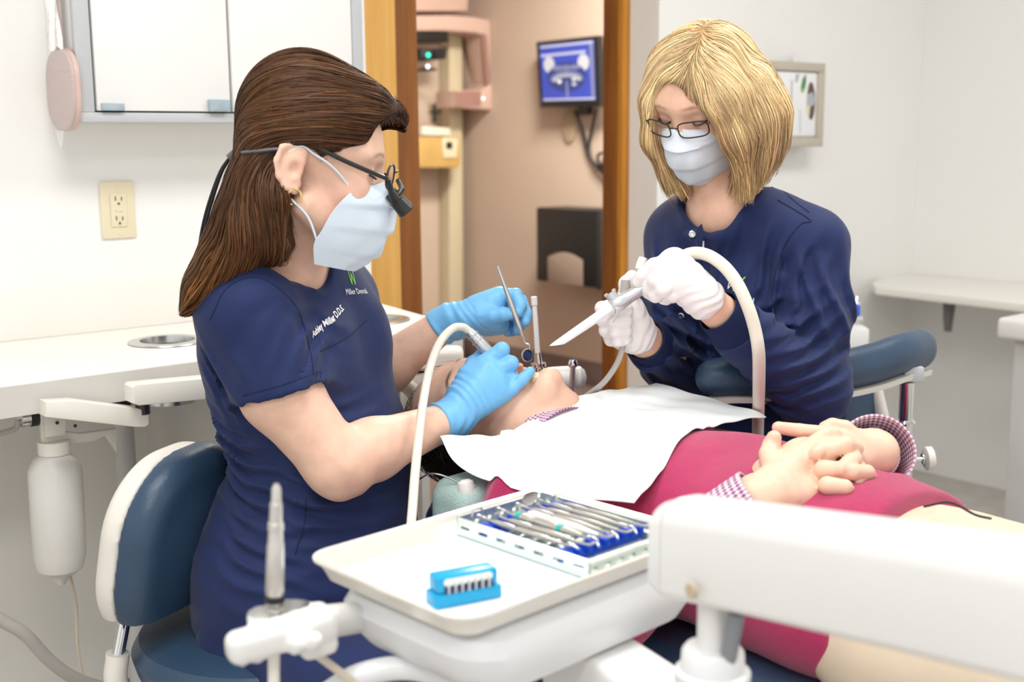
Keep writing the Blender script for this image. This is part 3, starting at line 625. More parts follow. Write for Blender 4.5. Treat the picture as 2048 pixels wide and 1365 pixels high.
def rr2(x0, x1, y0, y1, r, n=6): return [((x0+x1)/2+a, (y0+y1)/2+b) for a, b in rrect((x1-x0)/2, (y1-y0)/2, r, n)]
t = thing('instrument_tray', 'steel instrument tray with raised rim on the white delivery unit', 'tray', TMx @ Vector((LA/2, LB/2, TZ-.02)))
def ringloft(specs, M, caps=True):
    """specs: (x0,x1,y0,y1,r,z); loft rounded rectangles"""
    mb = MB(M); rows = [[(p[0], p[1], s[5]) for p in rr2(*s[:5])] for s in specs]; mb.grid(rows, closed=True); n = len(rows[0])
    if caps: mb.f.append(tuple(range(n))[::-1]); mb.f.append(tuple((len(rows)-1)*n+j for j in range(n)))
    return mb
o_ = .0
obj('tray_body', ringloft([(o_+.012, LA-.012, .012, LB-.012, .022, TZ-.020), (o_+.008, LA-.008, .008, LB-.008, .026, TZ-.012), (.002, LA-.002, .002, LB-.002, .030, TZ-.001), (-.002, LA+.002, -.002, LB+.002, .032, TZ), (-.002, LA+.002, -.002, LB+.002, .032, TZ+.002), (.004, LA-.004, .004, LB-.004, .028, TZ+.001), (.011, LA-.011, .011, LB-.011, .025, TZ-.012), (.015, LA-.015, .015, LB-.015, .022, TZ-.018)], TMx), 'tray_steel', t)
tag(obj('tray_liner', MB(TMx).prism(rr2(.019, LA-.019, .019, LB-.019, .015), TZ-.0175, TZ-.0165), 'paper_liner'), 'pale paper liner lying in the steel tray', 'paper')
# cassette
CZ0 = TZ-.016
ca = tl(atz(865, 1052, CZ0)); cb = tl(atz(1150, 1152, CZ0)); cc = tl(atz(1100, 985, CZ0))
x0, x1, y0, y1 = .024, .222, .175, .325
y0 = (ca[1]+cb[1])/2-.002; y1 = min(LB-.02, y0+.135)
t = thing('instrument_cassette', 'open steel cassette full of hand instruments on the tray', 'cassette', TMx @ Vector(((x0+x1)/2, (y0+y1)/2, CZ0)))
cz1 = CZ0+.021; th = .0016
obj('floor_plate', MB(TMx).box((x0, y0, CZ0), (x1, y1, CZ0+th)), 'cassette_inner', t)
def slotted(axis, c, nm):
    mb = MB(TMx); L0, L1 = (x0, x1) if axis == 'x' else (y0, y1); n = 7; zb_, zm0, zm1 = CZ0+th, CZ0+.009, CZ0+.0125
    def b(u0, u1, z0_, z1_):
        if axis == 'x': mb.box((u0, c-th/2, z0_), (u1, c+th/2, z1_))
        else: mb.box((c-th/2, u0, z0_), (c+th/2, u1, z1_))
    b(L0, L1, zb_, zm0); b(L0, L1, zm1, cz1)
    for k in range(n+1): u = L0+(L1-L0)*k/n; b(max(L0, u-.007), min(L1, u+.007), zm0, zm1)
    obj(nm, mb, 'cassette_steel', t)
for ax, c in (('x', y0+th/2), ('x', y1-th/2), ('y', x0+th/2), ('y', x1-th/2)): slotted(ax, c, 'side_wall')
for k in range(9):
    xx = x0+.02+k*(x1-x0-.04)/8; obj('floor_bar', MB(TMx).box((xx-.003, y0+.01, CZ0+th), (xx+.003, y1-.01, CZ0+th+.003), .001), 'cassette_steel', t)
for xx in (x0+.035, x1-.045):
    mb = MB(TMx).box((xx-.004, y0+.006, CZ0+th), (xx+.006, y1-.006, CZ0+.012), .001)
    for k in range(9): yy = y0+.012+k*(y1-y0-.024)/8; mb.box((xx-.009, yy-.003, CZ0+.010), (xx+.010, yy+.003, CZ0+.0185), .0015)
    obj('silicone_rail', mb, 'silicone_blue', t)
for yy, xx in ((y0+.02, x0+.012), (y1-.02, x1-.012)): obj('latch', MB(TMx).tube([(xx, yy-.008, cz1), (xx, yy-.006, cz1+.008), (xx, yy+.006, cz1+.008), (xx, yy+.008, cz1)], .0013, 8), 'tool_steel', t)
tips = ['hooked explorer tip', 'curved scaler tip', 'teal ringed handle', 'thick pale handle', 'slim knurled handle', 'round mirror head', 'flat plastic tip', 'long thin shank']
for k in range(8):
    yy = y0+.016+k*(y1-y0-.032)/7.; L = x1-x0-.03; xs0 = x0+.012+.01*(k % 2); r = [.0032, .0034, .0048, .0046, .0036, .003, .0032, .0028][k]; z = CZ0+.0185+r
    it = thing('dental_instrument', 'steel dental instrument with '+tips[k]+' in the cassette', 'instrument', TMx @ Vector((xs0+L/2, yy, z-r)), 'instruments in the open cassette')
    obj('handle', MB(TMx).lathe([(0, r*.6), (.006, r), (.03, r), (.032, r*.82), (.036, r*.82), (.038, r), (L*.62-.03, r), (L*.62-.02, r*.8), (L*.62, r*.5)], (xs0+.03, yy, z), (xs0+1, yy, z), 14), 'tool_steel' if k != 3 else 'white_plastic', it)
    s = 1 if k % 2 else -1
    for e, dx in ((xs0+.031, -1), (xs0+.03+L*.62-.001, 1)):
        tp = [(e, yy, z), (e+dx*.014, yy, z+.001), (e+dx*.02, yy+s*.004, z+.004), (e+dx*.026, yy+s*.002, z+.001)]
        obj('shank', MB(TMx).tube(spl(tp, 4), [.0015]*7+[.0013]*3+[.0012]*2+[.0008], 8), 'tool_steel', it)
    if k == 2:
        for e in (.008, L*.62-.034): obj('colour_ring', MB(TMx).lathe([(0, r*1.12), (.006, r*1.12)], (xs0+.03+e, yy, z), (xs0+1, yy, z), 14), 'teal_ring', it)
    if k == 5: obj('mirror_head', MB(TMx).lathe([(0, .010), (.002, .011), (.003, .010)], (xs0+.005, yy, z+.006), (xs0+.004, yy-.2, z+.3), 20), 'chrome', it)
# bur block
ba = atz(870, 1222, TZ-.0165); bb = atz(1008, 1195, TZ-.0165); EX = nrm(bb-ba); EY = V(-EX[1], EX[0], 0)
if EY[1] < 0: EY = -EY
BM = Matrix(((EX[0], EY[0], 0, ba[0]), (EX[1], EY[1], 0, ba[1]), (0, 0, 1, TZ-.0164), (0, 0, 0, 1))); Lb = np.linalg.norm(bb-ba)*.97
t = thing('bur_block', 'bright blue bur block with a clear window on the paper liner', 'bur block', BM @ Vector((Lb/2, .012, 0)))
obj('base', MB(BM).box((0, -.001, 0), (Lb, .024, .0135), .002), 'bur_blue', t)
obj('cover', MB(BM).box((.003, .001, .0137), (Lb-.003, .023, .030), .003), 'bur_blue', t)
obj('window', MB(BM @ Matrix(((1, 0, 0, Lb/2), (0, 0, -1, .0008), (0, 1, 0, .0245), (0, 0, 0, 1)))).prism(rrect(Lb*.36, .0032, .003), 0, .0012), 'bur_window', t)
obj('bur_recess', MB(BM).box((Lb*.15, -.0003, .0138), (Lb*.86, .0012, .0205)), 'bur_navy', t)
for k in range(7): xx = Lb*(.2+.6*k/6); obj('bur', MB(BM).lathe([(0, .0009), (.006, .0009), (.0075, .0016), (.010, .0012)], (xx, -.0012, .0138), (xx, -.0012, 1), 8), 'tool_steel', t)
# delivery unit body under the tray
t = thing('delivery_unit', 'white dental delivery unit carrying the steel tray', 'delivery unit', TMx @ Vector((LA/2, LB/2, TZ-.12)))
obj('tray_support', ringloft([(.05, LA-.02, .05, LB-.03, .04, TZ-.088), (.030, LA-.000, .03, LB-.01, .05, TZ-.080), (.018, LA+.006, .018, LB+.004, .05, TZ-.062), (.014, LA+.008, .014, LB+.006, .05, TZ-.045), (.022, LA+.002, .022, LB-.0, .045, TZ-.030), (.04, LA-.02, .04, LB-.02, .03, TZ-.0215)], TMx), 'enamel_cool', t)
# handpiece holder
hq = lambda x, y, Y: at(x, y, Y)
Z3_ = V(0, 0, 1)
sd = SDF((-.36, .92, .62), (-.04, 1.26, .80), .003)
pa, pb = hq(475, 1296, 1.0), hq(645, 1248, 1.04); hd = nrm(pb-pa); hu = nrm(Z3_-hd*hd[2]); hn = np.cross(hd, hu)
sd.add(bxp((pa+pb)/2, (np.linalg.norm(pb-pa)/2+.010, .014, .0145), np.array([hd, hn, hu]), .010), .004)
sd.add(bxp(hq(628, 1262, 1.045), (.018, .018, .022), np.array([hd, hn, hu]), .008), .006)
sd.add(rc(hq(532, 1232, 1.03), hq(585, 1226, 1.045), .0165, .0165), .006); sd.add([rc(hq(520, 1236, 1.025), hq(518, 1212, 1.03), .010, .005), rc(hq(580, 1222, 1.05), hq(586, 1204, 1.05), .010, .006)], .006)
for xx in (485, 515, 590, 625): sd.add(rc(hq(xx, 1322-(xx-485)*.22, 1.01), hq(xx+4, 1312-(xx-485)*.22, 1.01), .006, .008), .005)
sd.add(rc(hq(610, 1250, 1.04), TMx @ Vector((.05, .04, TZ-.06)), .016, .016), .006)
sd.cut(rc(hq(550, 1215, 1.035), hq(550, 1100, 1.035), .0095), .003)
sobj('handpiece_holder', sd, 'enamel_white', t)
hb, ht = hq(549, 1212, 1.035), hq(553, 968, 1.035); Lh = np.linalg.norm(ht-hb)
t2 = thing('dental_handpiece', 'steel dental handpiece standing upright in the white holder', 'handpiece', hb)
obj('body', MB().lathe([(0, .0078), (.012, .0080), (.014, .0086), (Lh*.50, .0078), (Lh*.52, .0072), (Lh*.62, .0066), (Lh*.63, .0074), (Lh*.68, .0072), (Lh*.69, .0062), (Lh*.84, .0056), (Lh*.85, .0047), (Lh*.96, .0042), (Lh, .0022)], hb, ht, 20), 'tool_steel', t2)
obj('grip_ring', MB().lathe([(0, .0088), (.006, .0088)], hb+nrm(ht-hb)*.004, ht, 20), 'black_plastic', t2)
tag(obj('handpiece_tube', MB().tube(spl([hb-V(0, 0, .002), hq(548, 1290, 1.033), hq(548, 1380, 1.03), hq(552, 1480, 1.03)], 6), .0055, 12), 'shell_cream'), 'cream tube hanging straight below the upright handpiece', 'tube')
tag(obj('unit_tube', MB().tube(spl([hq(620, 1300, 1.06), hq(680, 1345, 1.07), hq(720, 1375, 1.08), hq(800, 1420, 1.1)], 6), .004, 10), 'cord_beige'), 'thin cream tube drooping under the delivery unit', 'tube')
tag(obj('unit_hose', MB().tube(spl([hq(640, 1400, 1.08), hq(720, 1352, 1.09), hq(830, 1338, 1.1), hq(960, 1380, 1.1)], 8), .012, 14), 'enamel_cool'), 'pale thick hose curving below the delivery unit', 'hose')
# support arm
t = thing('support_arm', 'large white support arm with rounded top crossing in front of the patient', 'arm', at(1420, 1365, .96)-V(0, 0, .1))
def armsec(pt, pb, nrmv, w, n=7):
    """rounded-top section between the visible top and bottom points, w thick away from us"""
    h = np.linalg.norm(pt-pb); up = (pt-pb)/h; r = min(.024, w*.45); out = []
    for (cx, cy, a0_) in ((r, h-r, 180), (w-r, h-r, 90), (w-.008, .008, 0), (.008, .008, -90)):
        rr_ = r if cy > h/2 else .008
        for k in range(n): a = radians(a0_-90*k/(n-1)); out.append(pb+nrmv*(cx+rr_*cos(a))+up*(cy+rr_*sin(a)))
    return out
pts = [(1322, 1003, 1198, 1.0), (1500, 1026, 1238, .925), (1800, 1068, 1308, .80), (2300, 1142, 1432, .62)]
A = [at(x, a, Y) for x, a, b, Y in pts]; Bm = [V(*(a[:2]), at(x, b, Y)[2]) for (x, _, b, Y), a in zip(pts, A)]
dirv = nrm((A[-1]-A[0])*V(1, 1, 0)); nv = V(-dirv[1], dirv[0], 0)
rows = [armsec(a, b, nv, .062) for a, b in zip(A, Bm)]
mb = MB(); mb.grid(rows, closed=True); n = len(rows[0]); mb.f.append(tuple(range(n))[::-1]); mb.f.append(tuple((len(rows)-1)*n+j for j in range(n)))
obj('upper_arm', mb, 'enamel_white', t)
a0_, b0_ = A[0]-dirv*.018, Bm[0]-dirv*.018; c0_, d0_ = A[0]-dirv*.001, Bm[0]-dirv*.001
rows = [armsec(a0_-V(0, 0, .008), b0_+V(0, 0, .004), nv, .06), armsec(c0_, d0_, nv, .062)]
mb = MB(); mb.grid(rows, closed=True); mb.f.append(tuple(range(n))[::-1]); mb.f.append(tuple(n+j for j in range(n)))
obj('end_cap', mb, 'enamel_white', t)
k_ = at(1384, 1182, .985)-nv*.02; kk = atp(1384, 1182, Bm[0], nv)
obj('screw_cover', MB().lathe([(0, .0062), (.002, .0068), (.0035, .0068)], kk-nv*.0025, kk+nv, 20), 'plate_beige', t)
mp = Bm[0]+dirv*.036+nv*.031
pz = mp[2]
obj('neck', MB().lathe([(0, .014), (.045, .014), (.05, .02)], mp+V(0, 0, .004), mp-V(0, 0, 1), 28), 'enamel_white', t)
obj('collar', MB().lathe([(0, .024), (.004, .027), (.02, .028), (.022, .033), (.16, .033)], mp-V(0, 0, .038), mp-V(0, 0, 1), 32), 'enamel_cool', t)
obj('cable_boot', MB().tube(spl([mp+dirv*.03+V(0, 0, .004), mp+dirv*.026-V(0, 0, .015), mp+dirv*.022-V(0, 0, .036), mp+dirv*.018-V(0, 0, .05)], 4), [.0075]*5+[.007]*8, 12), 'cable_grey', t)
# lower arm from the unit to the post
la = atz(1160, 1275, .722)+V(0, .03, 0); lb = mp*V(1, 1, 0)+V(0, 0, .70); ld = nrm((lb-la)*V(1, 1, 0)); ln = V(-ld[1], ld[0], 0)
LM = Matrix(((ld[0], ln[0], 0, la[0]), (ld[1], ln[1], 0, la[1]), (0, 0, 1, 0), (0, 0, 0, 1)))
obj('lower_arm', MB(LM).box((-.02, -.035, .655), (np.linalg.norm((lb-la)[:2])-.02, .035, .722), .008, 3), 'enamel_white', t)
# ------------------------------------------------------------------ people: shared pieces
SKIN_F = (.77, .50, .375)
mat('skin', (.80, .55, .43), .5, attr='Col', sss=.12, bump=.06, scale=220, var=.07, vscale=45, spec=.35)
mat('navy_cloth', (.012, .023, .090), .72, bump=.55, scale=17, var=.05, vscale=12, sheen=.08, spec=.25)
mat('navy_rib', (.012, .020, .070), .85, bump=.3, scale=900, spec=.2)
mat('nitrile_blue', (.17, .47, .80), .45, bump=.22, scale=90, stretch=(1, 1, 1), spec=.4)
mat('latex_white', (.84, .79, .78), .5, bump=.25, scale=80, spec=.35)
mat('mask_blue', (.66, .77, .87), .8, bump=.06, scale=400)
mat('mask_pale', (.74, .81, .89), .8, bump=.06, scale=400)
mat('hair', (.1, .05, .02), .48, attr='Col', spec=.18)
mat('lens', (.9, .9, .9), .02, trans=1., alpha=.25)
mat('gold', (.85, .62, .30), .15, metal=1.)
mat('thread_white', (.85, .85, .88), .7); mat('thread_green', (.22, .62, .06), .7)
mat('lash', (.02, .012, .01), .6)
mat('rubber_grey', (.09, .10, .11), .5)
class Fr:   # frame: o origin, x person's right, y forward, z up
    def __init__(s, o, fwd, up, k=1.):
        s.o = np.asarray(o, float); s.y = nrm(fwd); s.x = nrm(np.cross(s.y, up)); s.z = np.cross(s.x, s.y); s.k = k; s.R = np.array([s.x, s.y, s.z])
    def __call__(s, x, y, z): return s.o+s.k*(s.x*x+s.y*y+s.z*z)
    def loc(s, P): return (np.asarray(P)-s.o)@s.R.T/s.k
def head_prims(sd, f, open_mouth=0., skq=1., ey=0.):
    k = f.k
    sd.add(el(f(0, -.004, .052*skq), np.array((.073, .090, .082*skq))*k, f.R), .01)
    sd.add(el(f(0, .043, .035*skq), np.array((.062, .050, .055*skq))*k, f.R), .03*k)
    sd.add(el(f(0, .050, -.025), np.array((.056, .046, .070))*k, f.R), .03*k)
    j = open_mouth*.012; jb = open_mouth*.008
    for s in (-1, 1):
        sd.add(rc(f(s*.056, .004, -.045), f(s*.022, .068-jb, -.098-j), .018*k, .016*k), .025*k)
        sd.add(el(f(s*.040, .064, -.018), np.array((.020, .020, .022))*k, f.R), .02*k)      # cheek
        sd.add(rc(f(s*.046, .074, .036), f(s*.012, .086, .034), .009*k, .009*k), .018*k)     # brow
    sd.add(rc(f(-.010, .076-jb, -.102-j), f(.010, .076-jb, -.102-j), .0175*k), .015*k)        # chin
    for s in (-1, 1):
        sd.cut(el(f(s*.032, .106, .012), np.array((.018, .020, .012))*k, f.R), .014*k)       # socket
        sd.add(el(f(s*.032, .076, .014), np.array((.0165, .014, .0125))*k, f.R), .004*k)      # lids
    sd.add(rc(f(0, .088, .022), f(0, .112, -.030), .008*k, .0100*k), .012*k)                  # nose
    for s in (-1, 1): sd.add(el(f(s*.012, .101, -.033), np.array((.008, .010, .008))*k, f.R), .006*k)
    if open_mouth:
        sd.cut(el(f(0, .094, -.068-j*.35), np.array((.021, .034, .008+j*.45))*k, f.R), .006*k)
        for s in (-1, 1):
            sd.add(rc(f(0, .0985, -.056), f(s*.020, .088, -.064-j*.3), .0055*k, .004*k), .004*k); sd.add(rc(f(0, .090-jb, -.080-j*.72), f(s*.020, .084-jb*.5, -.068-j*.45), .006*k, .004*k), .004*k)
    else:
        for s in (-1, 1): sd.add(rc(f(0, .1005, -.062), f(s*.022, .090, -.064), .005*k, .003*k), .005*k); sd.add(rc(f(0, .098, -.071), f(s*.020, .089, -.068), .006*k, .003*k), .005*k)
    ring = [(.012, .012), (.010, .027), (-.006, .034), (-.019, .027), (-.024, .008), (-.018, -.012), (-.007, -.025), (.005, -.028), (.010, -.017)]
    for s in (-1, 1):
        pts = [f(s*(.073+.011*max(0, (.012-a)/.036)), a-.004+ey, b) for a, b in ring]
        sd.add(el(f(s*.0765, -.008+ey, .003), np.array((.0065, .018, .029))*k, f.R), .008*k)
        sd.add(chain(pts, [.0042*k]*6+[.0055*k]*2+[.004*k]), .004*k)
        sd.cut(el(f(s*.084, -.003+ey, .0), np.array((.009, .008, .011))*k, f.R), .004*k)
def skin_col(f, base=SKIN_F, brow=(.25, .14, .08), lip=(.72, .30, .27), browfac=.75):
    base = np.array(base)
    def fn(v):
        c = np.tile(base, (len(v), 1)); p = f.loc(v)
        def blend(wgt, col): c[:] = c*(1-wgt[:, None])+np.array(col)*wgt[:, None]
        for s in (-1, 1):
            d = ((p[:, 0]-s*.045)/.026)**2+((p[:, 1]-.055)/.03)**2+((p[:, 2]+.025)/.026)**2; blend(.45*np.exp(-d), (.80, .38, .30))       # blush
            d = ((p[:, 0]-s*.078)/.01)**2+((p[:, 1]+.004)/.014)**2+((p[:, 2])/.02)**2; blend(.35*np.exp(-d), (.80, .36, .28))              # ear
            zb = .040-.30*np.maximum(np.abs(p[:, 0])-.034, 0)+.1*np.minimum(np.abs(p[:, 0])-.034, 0)
            m = (p[:, 1] > .06)*np.exp(-((p[:, 2]-zb)/.0030)**4)*np.exp(-((np.abs(p[:, 0])-.032)/.019)**4)*(np.sign(p[:, 0]) == s); blend(browfac*m, brow)
        m = np.exp(-(p[:, 0]/.022)**4-((p[:, 1]-.098)/.012)**2-((p[:, 2]+.067)/.010)**4); blend(.6*m, lip)
        return c
    return fn
def sheet(P, th):
    """closed thin sheet from a grid of points"""
    P = np.array(P, float); du = np.gradient(P, axis=1); dv = np.gradient(P, axis=0); N = np.cross(du, dv); N /= np.linalg.norm(N, axis=2, keepdims=True)+1e-12
    r, c = P.shape[:2]; mb = MB(); A = P.reshape(-1, 3); B = (P-N*th).reshape(-1, 3); mb.v = [tuple(x) for x in A]+[tuple(x) for x in B]; n = r*c
    for i in range(r-1):
        for j in range(c-1):
            q = (i*c+j, i*c+j+1, (i+1)*c+j+1, (i+1)*c+j); mb.f.append(q); mb.f.append(tuple(n+x for x in q[::-1]))
    for j in range(c-1): mb.f.append((j+1, j, n+j, n+j+1)); k = (r-1)*c+j; mb.f.append((k, k+1, n+k+1, n+k))
    for i in range(r-1): a, b = i*c, (i+1)*c; mb.f.append((a, b, n+b, n+a)); a, b = i*c+c-1, (i+1)*c+c-1; mb.f.append((b, a, n+a, n+b))
    return mb
def mask_grid(f, nu=41, nv=29, droop=1.):
    C = [(0, .104, .004), (0, .125, -.020), (0, .131, -.045), (0, .126, -.075), (0, .112, -.102), (0, .085, -.130*droop)]
    E = [(.060, .068, -.012), (.070, .054, -.030), (.0735, .042, -.052), (.0735, .034, -.075), (.070, .026, -.096), (.056, .030, -.124*droop)]
    c = np.array(spl(C, 8)); e = np.array(spl(E, 8)); n = len(c); G = []
    for i in range(nv):
        q = i/(nv-1)*(n-1); a = int(min(q, n-2)); w_ = q-a; cc = c[a]*(1-w_)+c[a+1]*w_; ee = e[a]*(1-w_)+e[a+1]*w_; row = []
        for j in range(nu):
            u = 2*j/(nu-1)-1; s = abs(u)**1.9; y = cc[1]+(ee[1]-cc[1])*s; z = cc[2]+(ee[2]-cc[2])*abs(u)**1.4; x = np.sign(u)*ee[0]*(abs(u)**.92)
            v = i/(nv-1); y += (1-abs(u)**3)*.0036*(2*((v*3.6) % 1)-1)*(.18 < v < .88)
            y += (.0022*sin(u*7+v*9)+.0014*sin(u*15-v*13))*(1-abs(u)**2)*(.15+v)
            row.append(f(x, y, z))
        G.append(row)
    return G
# --- hair strands: follow guide tangents over the hair volume
def strands(name, sd, roots, guides, steps, step, width, colfn, parent, lift=(.0, .004), sink=.02, keep=.75, jit=.15, free=None, zend=None, avoid=None):
    """roots: (n,3) start points; guides: list of polylines giving the flow"""
    GP = []; GT = []
    for g in guides:
        q = np.array(spl(g, 6)); GP.append((q[1:]+q[:-1])/2); d = q[1:]-q[:-1]; GT.append(d/np.linalg.norm(d, axis=1, keepdims=True))
    GP = np.concatenate(GP); GT = np.concatenate(GT); n = len(roots)
    P = np.array(roots); off = rng.uniform(*lift, n); path = [P.copy()]; alive = np.ones(n, bool); nst = rng.integers(int(steps*.6), steps+1, n); prevd = None; wob = rng.normal(0, jit, (n, 3))
    count = np.ones(n, int)
    for k in range(steps):
        d2 = ((P[:, None, :]-GP[None])**2).sum(2); w_ = np.exp(-d2/(sink**2)); w_ += 1e-9/(d2+1e-6); T = (w_[:, :, None]*GT[None]).sum(1); T += wob*np.linalg.norm(T, axis=1, keepdims=True); T /= np.linalg.norm(T, axis=1, keepdims=True)+1e-9
        if prevd is not None: T = .5*T+.5*prevd; T /= np.linalg.norm(T, axis=1, keepdims=True)+1e-9
        g = sd.grad(P); fm = np.ones(n) if free is None else 1-free(P); T = T-g*(T*g).sum(1, keepdims=True)*keep*fm[:, None]; T /= np.linalg.norm(T, axis=1, keepdims=True)+1e-9
        P = P+T*step; dist = sd.sample(P); P = P-sd.grad(P)*(np.where(fm > .5, np.clip(dist-off, -.012, .012), np.minimum(dist-.001, 0)))[:, None]; prevd = T
        path.append(P.copy())
    path = np.array(path)
    if avoid is not None:
        bad = avoid(path.reshape(-1, 3)).reshape(path.shape[:2]); first = np.where(bad.any(0), bad.argmax(0), steps); nst = np.maximum(np.minimum(nst, first-1), 1)
    if zend is not None:
        ze = zend(path)+rng.normal(0, .007, n)[None]; below = path[:, :, 2] < ze; first = np.where(below.any(0), below.argmax(0), steps); nst = np.maximum(np.minimum(nst, first), 2)
    N = sd.grad(path.reshape(-1, 3)).reshape(path.shape); T = np.gradient(path, axis=0); side = np.cross(T, N); side /= np.linalg.norm(side, axis=2, keepdims=True)+1e-9
    side = side+N*rng.normal(0, .35, (1, n, 1)); side /= np.linalg.norm(side, axis=2, keepdims=True)
    w0 = width*rng.uniform(.5, 1.3, n); vs = []; fs = []; cols = []; base = colfn(path[0]); nv = 0
    for i in range(n):
        L = nst[i]+1; t_ = np.arange(L)/(L-1); wd = w0[i]*np.sqrt(np.clip(np.minimum(t_*6+.25, (1-t_)*3+.12), 0, 1)); a = path[:L, i]-side[:L, i]*wd[:, None]/2; b = path[:L, i]+side[:L, i]*wd[:, None]/2
        vs.append(np.stack([a, b], 1).reshape(-1, 3)); q = nv+2*np.arange(L-1); fs.append(np.stack([q, q+1, q+3, q+2], 1)); nv += 2*L; cols.append(np.repeat(base[i][None], 2*L, 0))
    vs = np.concatenate(vs); fs = np.concatenate(fs); cols = np.concatenate(cols)
    o = sobj(name, None, 'hair', parent, vs=vs, fs=fs, relax=0, colfn=lambda v: cols); o['kind'] = 'stuff'; return o
def surf_roots(sd, n, test):
    v, _ = sd.mesh(); v = v[test(v)]; return v[rng.integers(0, len(v), n)]+rng.normal(0, .0015, (n, 3))
def text_mesh(txt, size, bold=0.):
    cu = bpy.data.curves.new('lettering', 'FONT'); cu.body = txt; cu.size = size; cu.align_x = 'CENTER'; cu.align_y = 'CENTER'; cu.resolution_u = 3; cu.offset = bold
    o = bpy.data.objects.new('lettering', cu); COL.objects.link(o); bpy.context.view_layer.update(); dg = bpy.context.evaluated_depsgraph_get(); me = bpy.data.meshes.new_from_object(o.evaluated_get(dg)); bpy.data.objects.remove(o); bpy.data.curves.remove(cu); return me
def decal(name, polys, origin, ex, ey, surf, mname, parent, push=.0012, sub=.004):
    """flat shapes (bmesh in xy) laid on a surface by casting along -normal"""
    bm = polys if isinstance(polys, bmesh.types.BMesh) else None
    if bm is None: bm = bmesh.new(); bm.from_mesh(polys); bpy.data.meshes.remove(polys)
    for _ in range(3):
        le = [e for e in bm.edges if e.calc_length() > sub]
        if not le: break
        bmesh.ops.subdivide_edges(bm, edges=le, cuts=1); bmesh.ops.triangulate(bm, faces=bm.faces)
    nz = nrm(np.cross(ex, ey)); mb = MB(); ok = True
    for v in bm.verts:
        w_ = np.asarray(origin)+np.asarray(ex)*v.co.x+np.asarray(ey)*v.co.y; h = surf.ray_cast(Vector(w_+nz*.03), Vector(-nz), .12)
        mb.v.append(tuple(np.array(h[0])+nz*push) if h[0] is not None else tuple(w_))
    bm.verts.index_update(); mb.f = [tuple(v.index for v in f.verts) for f in bm.faces]; bm.free()
    return obj(name, mb, mname, parent, normals=False)
def bvh_of(o):
    b = wpos(o.parent)+np.array(o.location) if o.parent else np.array(o.location); me = o.data
    return BVHTree.FromPolygons([tuple(np.array(v.co)+b) for v in me.vertices], [tuple(p.vertices) for p in me.polygons])
def stroke_bm(lines, w_):
    """thick polyline strokes as a flat bmesh"""
    bm = bmesh.new()
    for ln in lines:
        for (x0, y0), (x1, y1) in zip(ln[:-1], ln[1:]):
            L = sqrt((x1-x0)**2+(y1-y0)**2); nx, ny = -(y1-y0)/L*w_/2, (x1-x0)/L*w_/2; bm.faces.new([bm.verts.new((x, y, 0)) for x, y in ((x0+nx, y0+ny), (x0-nx, y0-ny), (x1-nx, y1-ny), (x1+nx, y1+ny))])
    return bm
def pleats(g, c, rad, d, wl, amp, warp=1.2):
    c = np.asarray(c, float); d = nrm(d); sl, x, y, z = g._sub(c-2.2*rad, c+2.2*rad); px, py, pz = x-c[0], y-c[1], z-c[2]
    q = (px*d[0]+py*d[1]+pz*d[2])*2*pi/wl+warp*np.sin((px-py)*35+1.3)+warp*np.sin((pz+px)*31+.4); e = np.exp(-(px*px+py*py+pz*pz)/rad**2)
    g.F[sl] -= (2.3*amp*e*((.5+.5*np.sin(q))**2.2-.3)).astype(np.float32)
def seam(name, pix, bv, m, parent, r=.0009, off=.0004):
    pts = []
    P2 = spl([V(a, b, 0) for a, b in pix], 6)
    for q in P2:
        h = bv.ray_cast(Vector(CAM), Vector(ray(q[0], q[1])), 6)
        if h[0] is not None: pts.append(np.array(h[0])-nrm(ray(q[0], q[1]))*off)
    if len(pts) > 2: return obj(name, MB().tube(pts, r, 6), m, parent)
def pill(c, half, R, rc2, r):
    """slab in the (0,2) plane of R with corner radius rc2, thickness axis 1, edge rounding r"""
    c = np.asarray(c, float); R = np.asarray(R, float)
    def fn(x, y, z):
        p = (x-c[0], y-c[1], z-c[2]); a, b, t_ = [p[0]*R[i, 0]+p[1]*R[i, 1]+p[2]*R[i, 2] for i in (0, 2, 1)]
        qa, qb = np.abs(a)-half[0]+rc2, np.abs(b)-half[2]+rc2; d2 = np.sqrt(np.maximum(qa, 0)**2+np.maximum(qb, 0)**2)+np.minimum(np.maximum(qa, qb), 0)-rc2
        w0, w1 = d2+r, np.abs(t_)-half[1]+r; return np.minimum(np.maximum(w0, w1), 0)+np.sqrt(np.maximum(w0, 0)**2+np.maximum(w1, 0)**2)-r
    e = (np.abs(R.T)*np.asarray(half)).sum(1); return P_(c-e, c+e, fn)
mat('navy_seam', (.006, .010, .04), .9)
def merge(a, b, k):
    h = np.maximum(k-np.abs(a.F-b.F), 0)/k; a.F = np.minimum(a.F, b.F)-h*h*k*.25
def hand_prims(wrist, palm, fingers, wr=.026):
    """wrist point, palm = list of (a,b,ra,rb), fingers = list of (points, radii)"""
    out = [rc(*p) for p in palm]
    return out, [chain(p, r) for p, r in fingers]
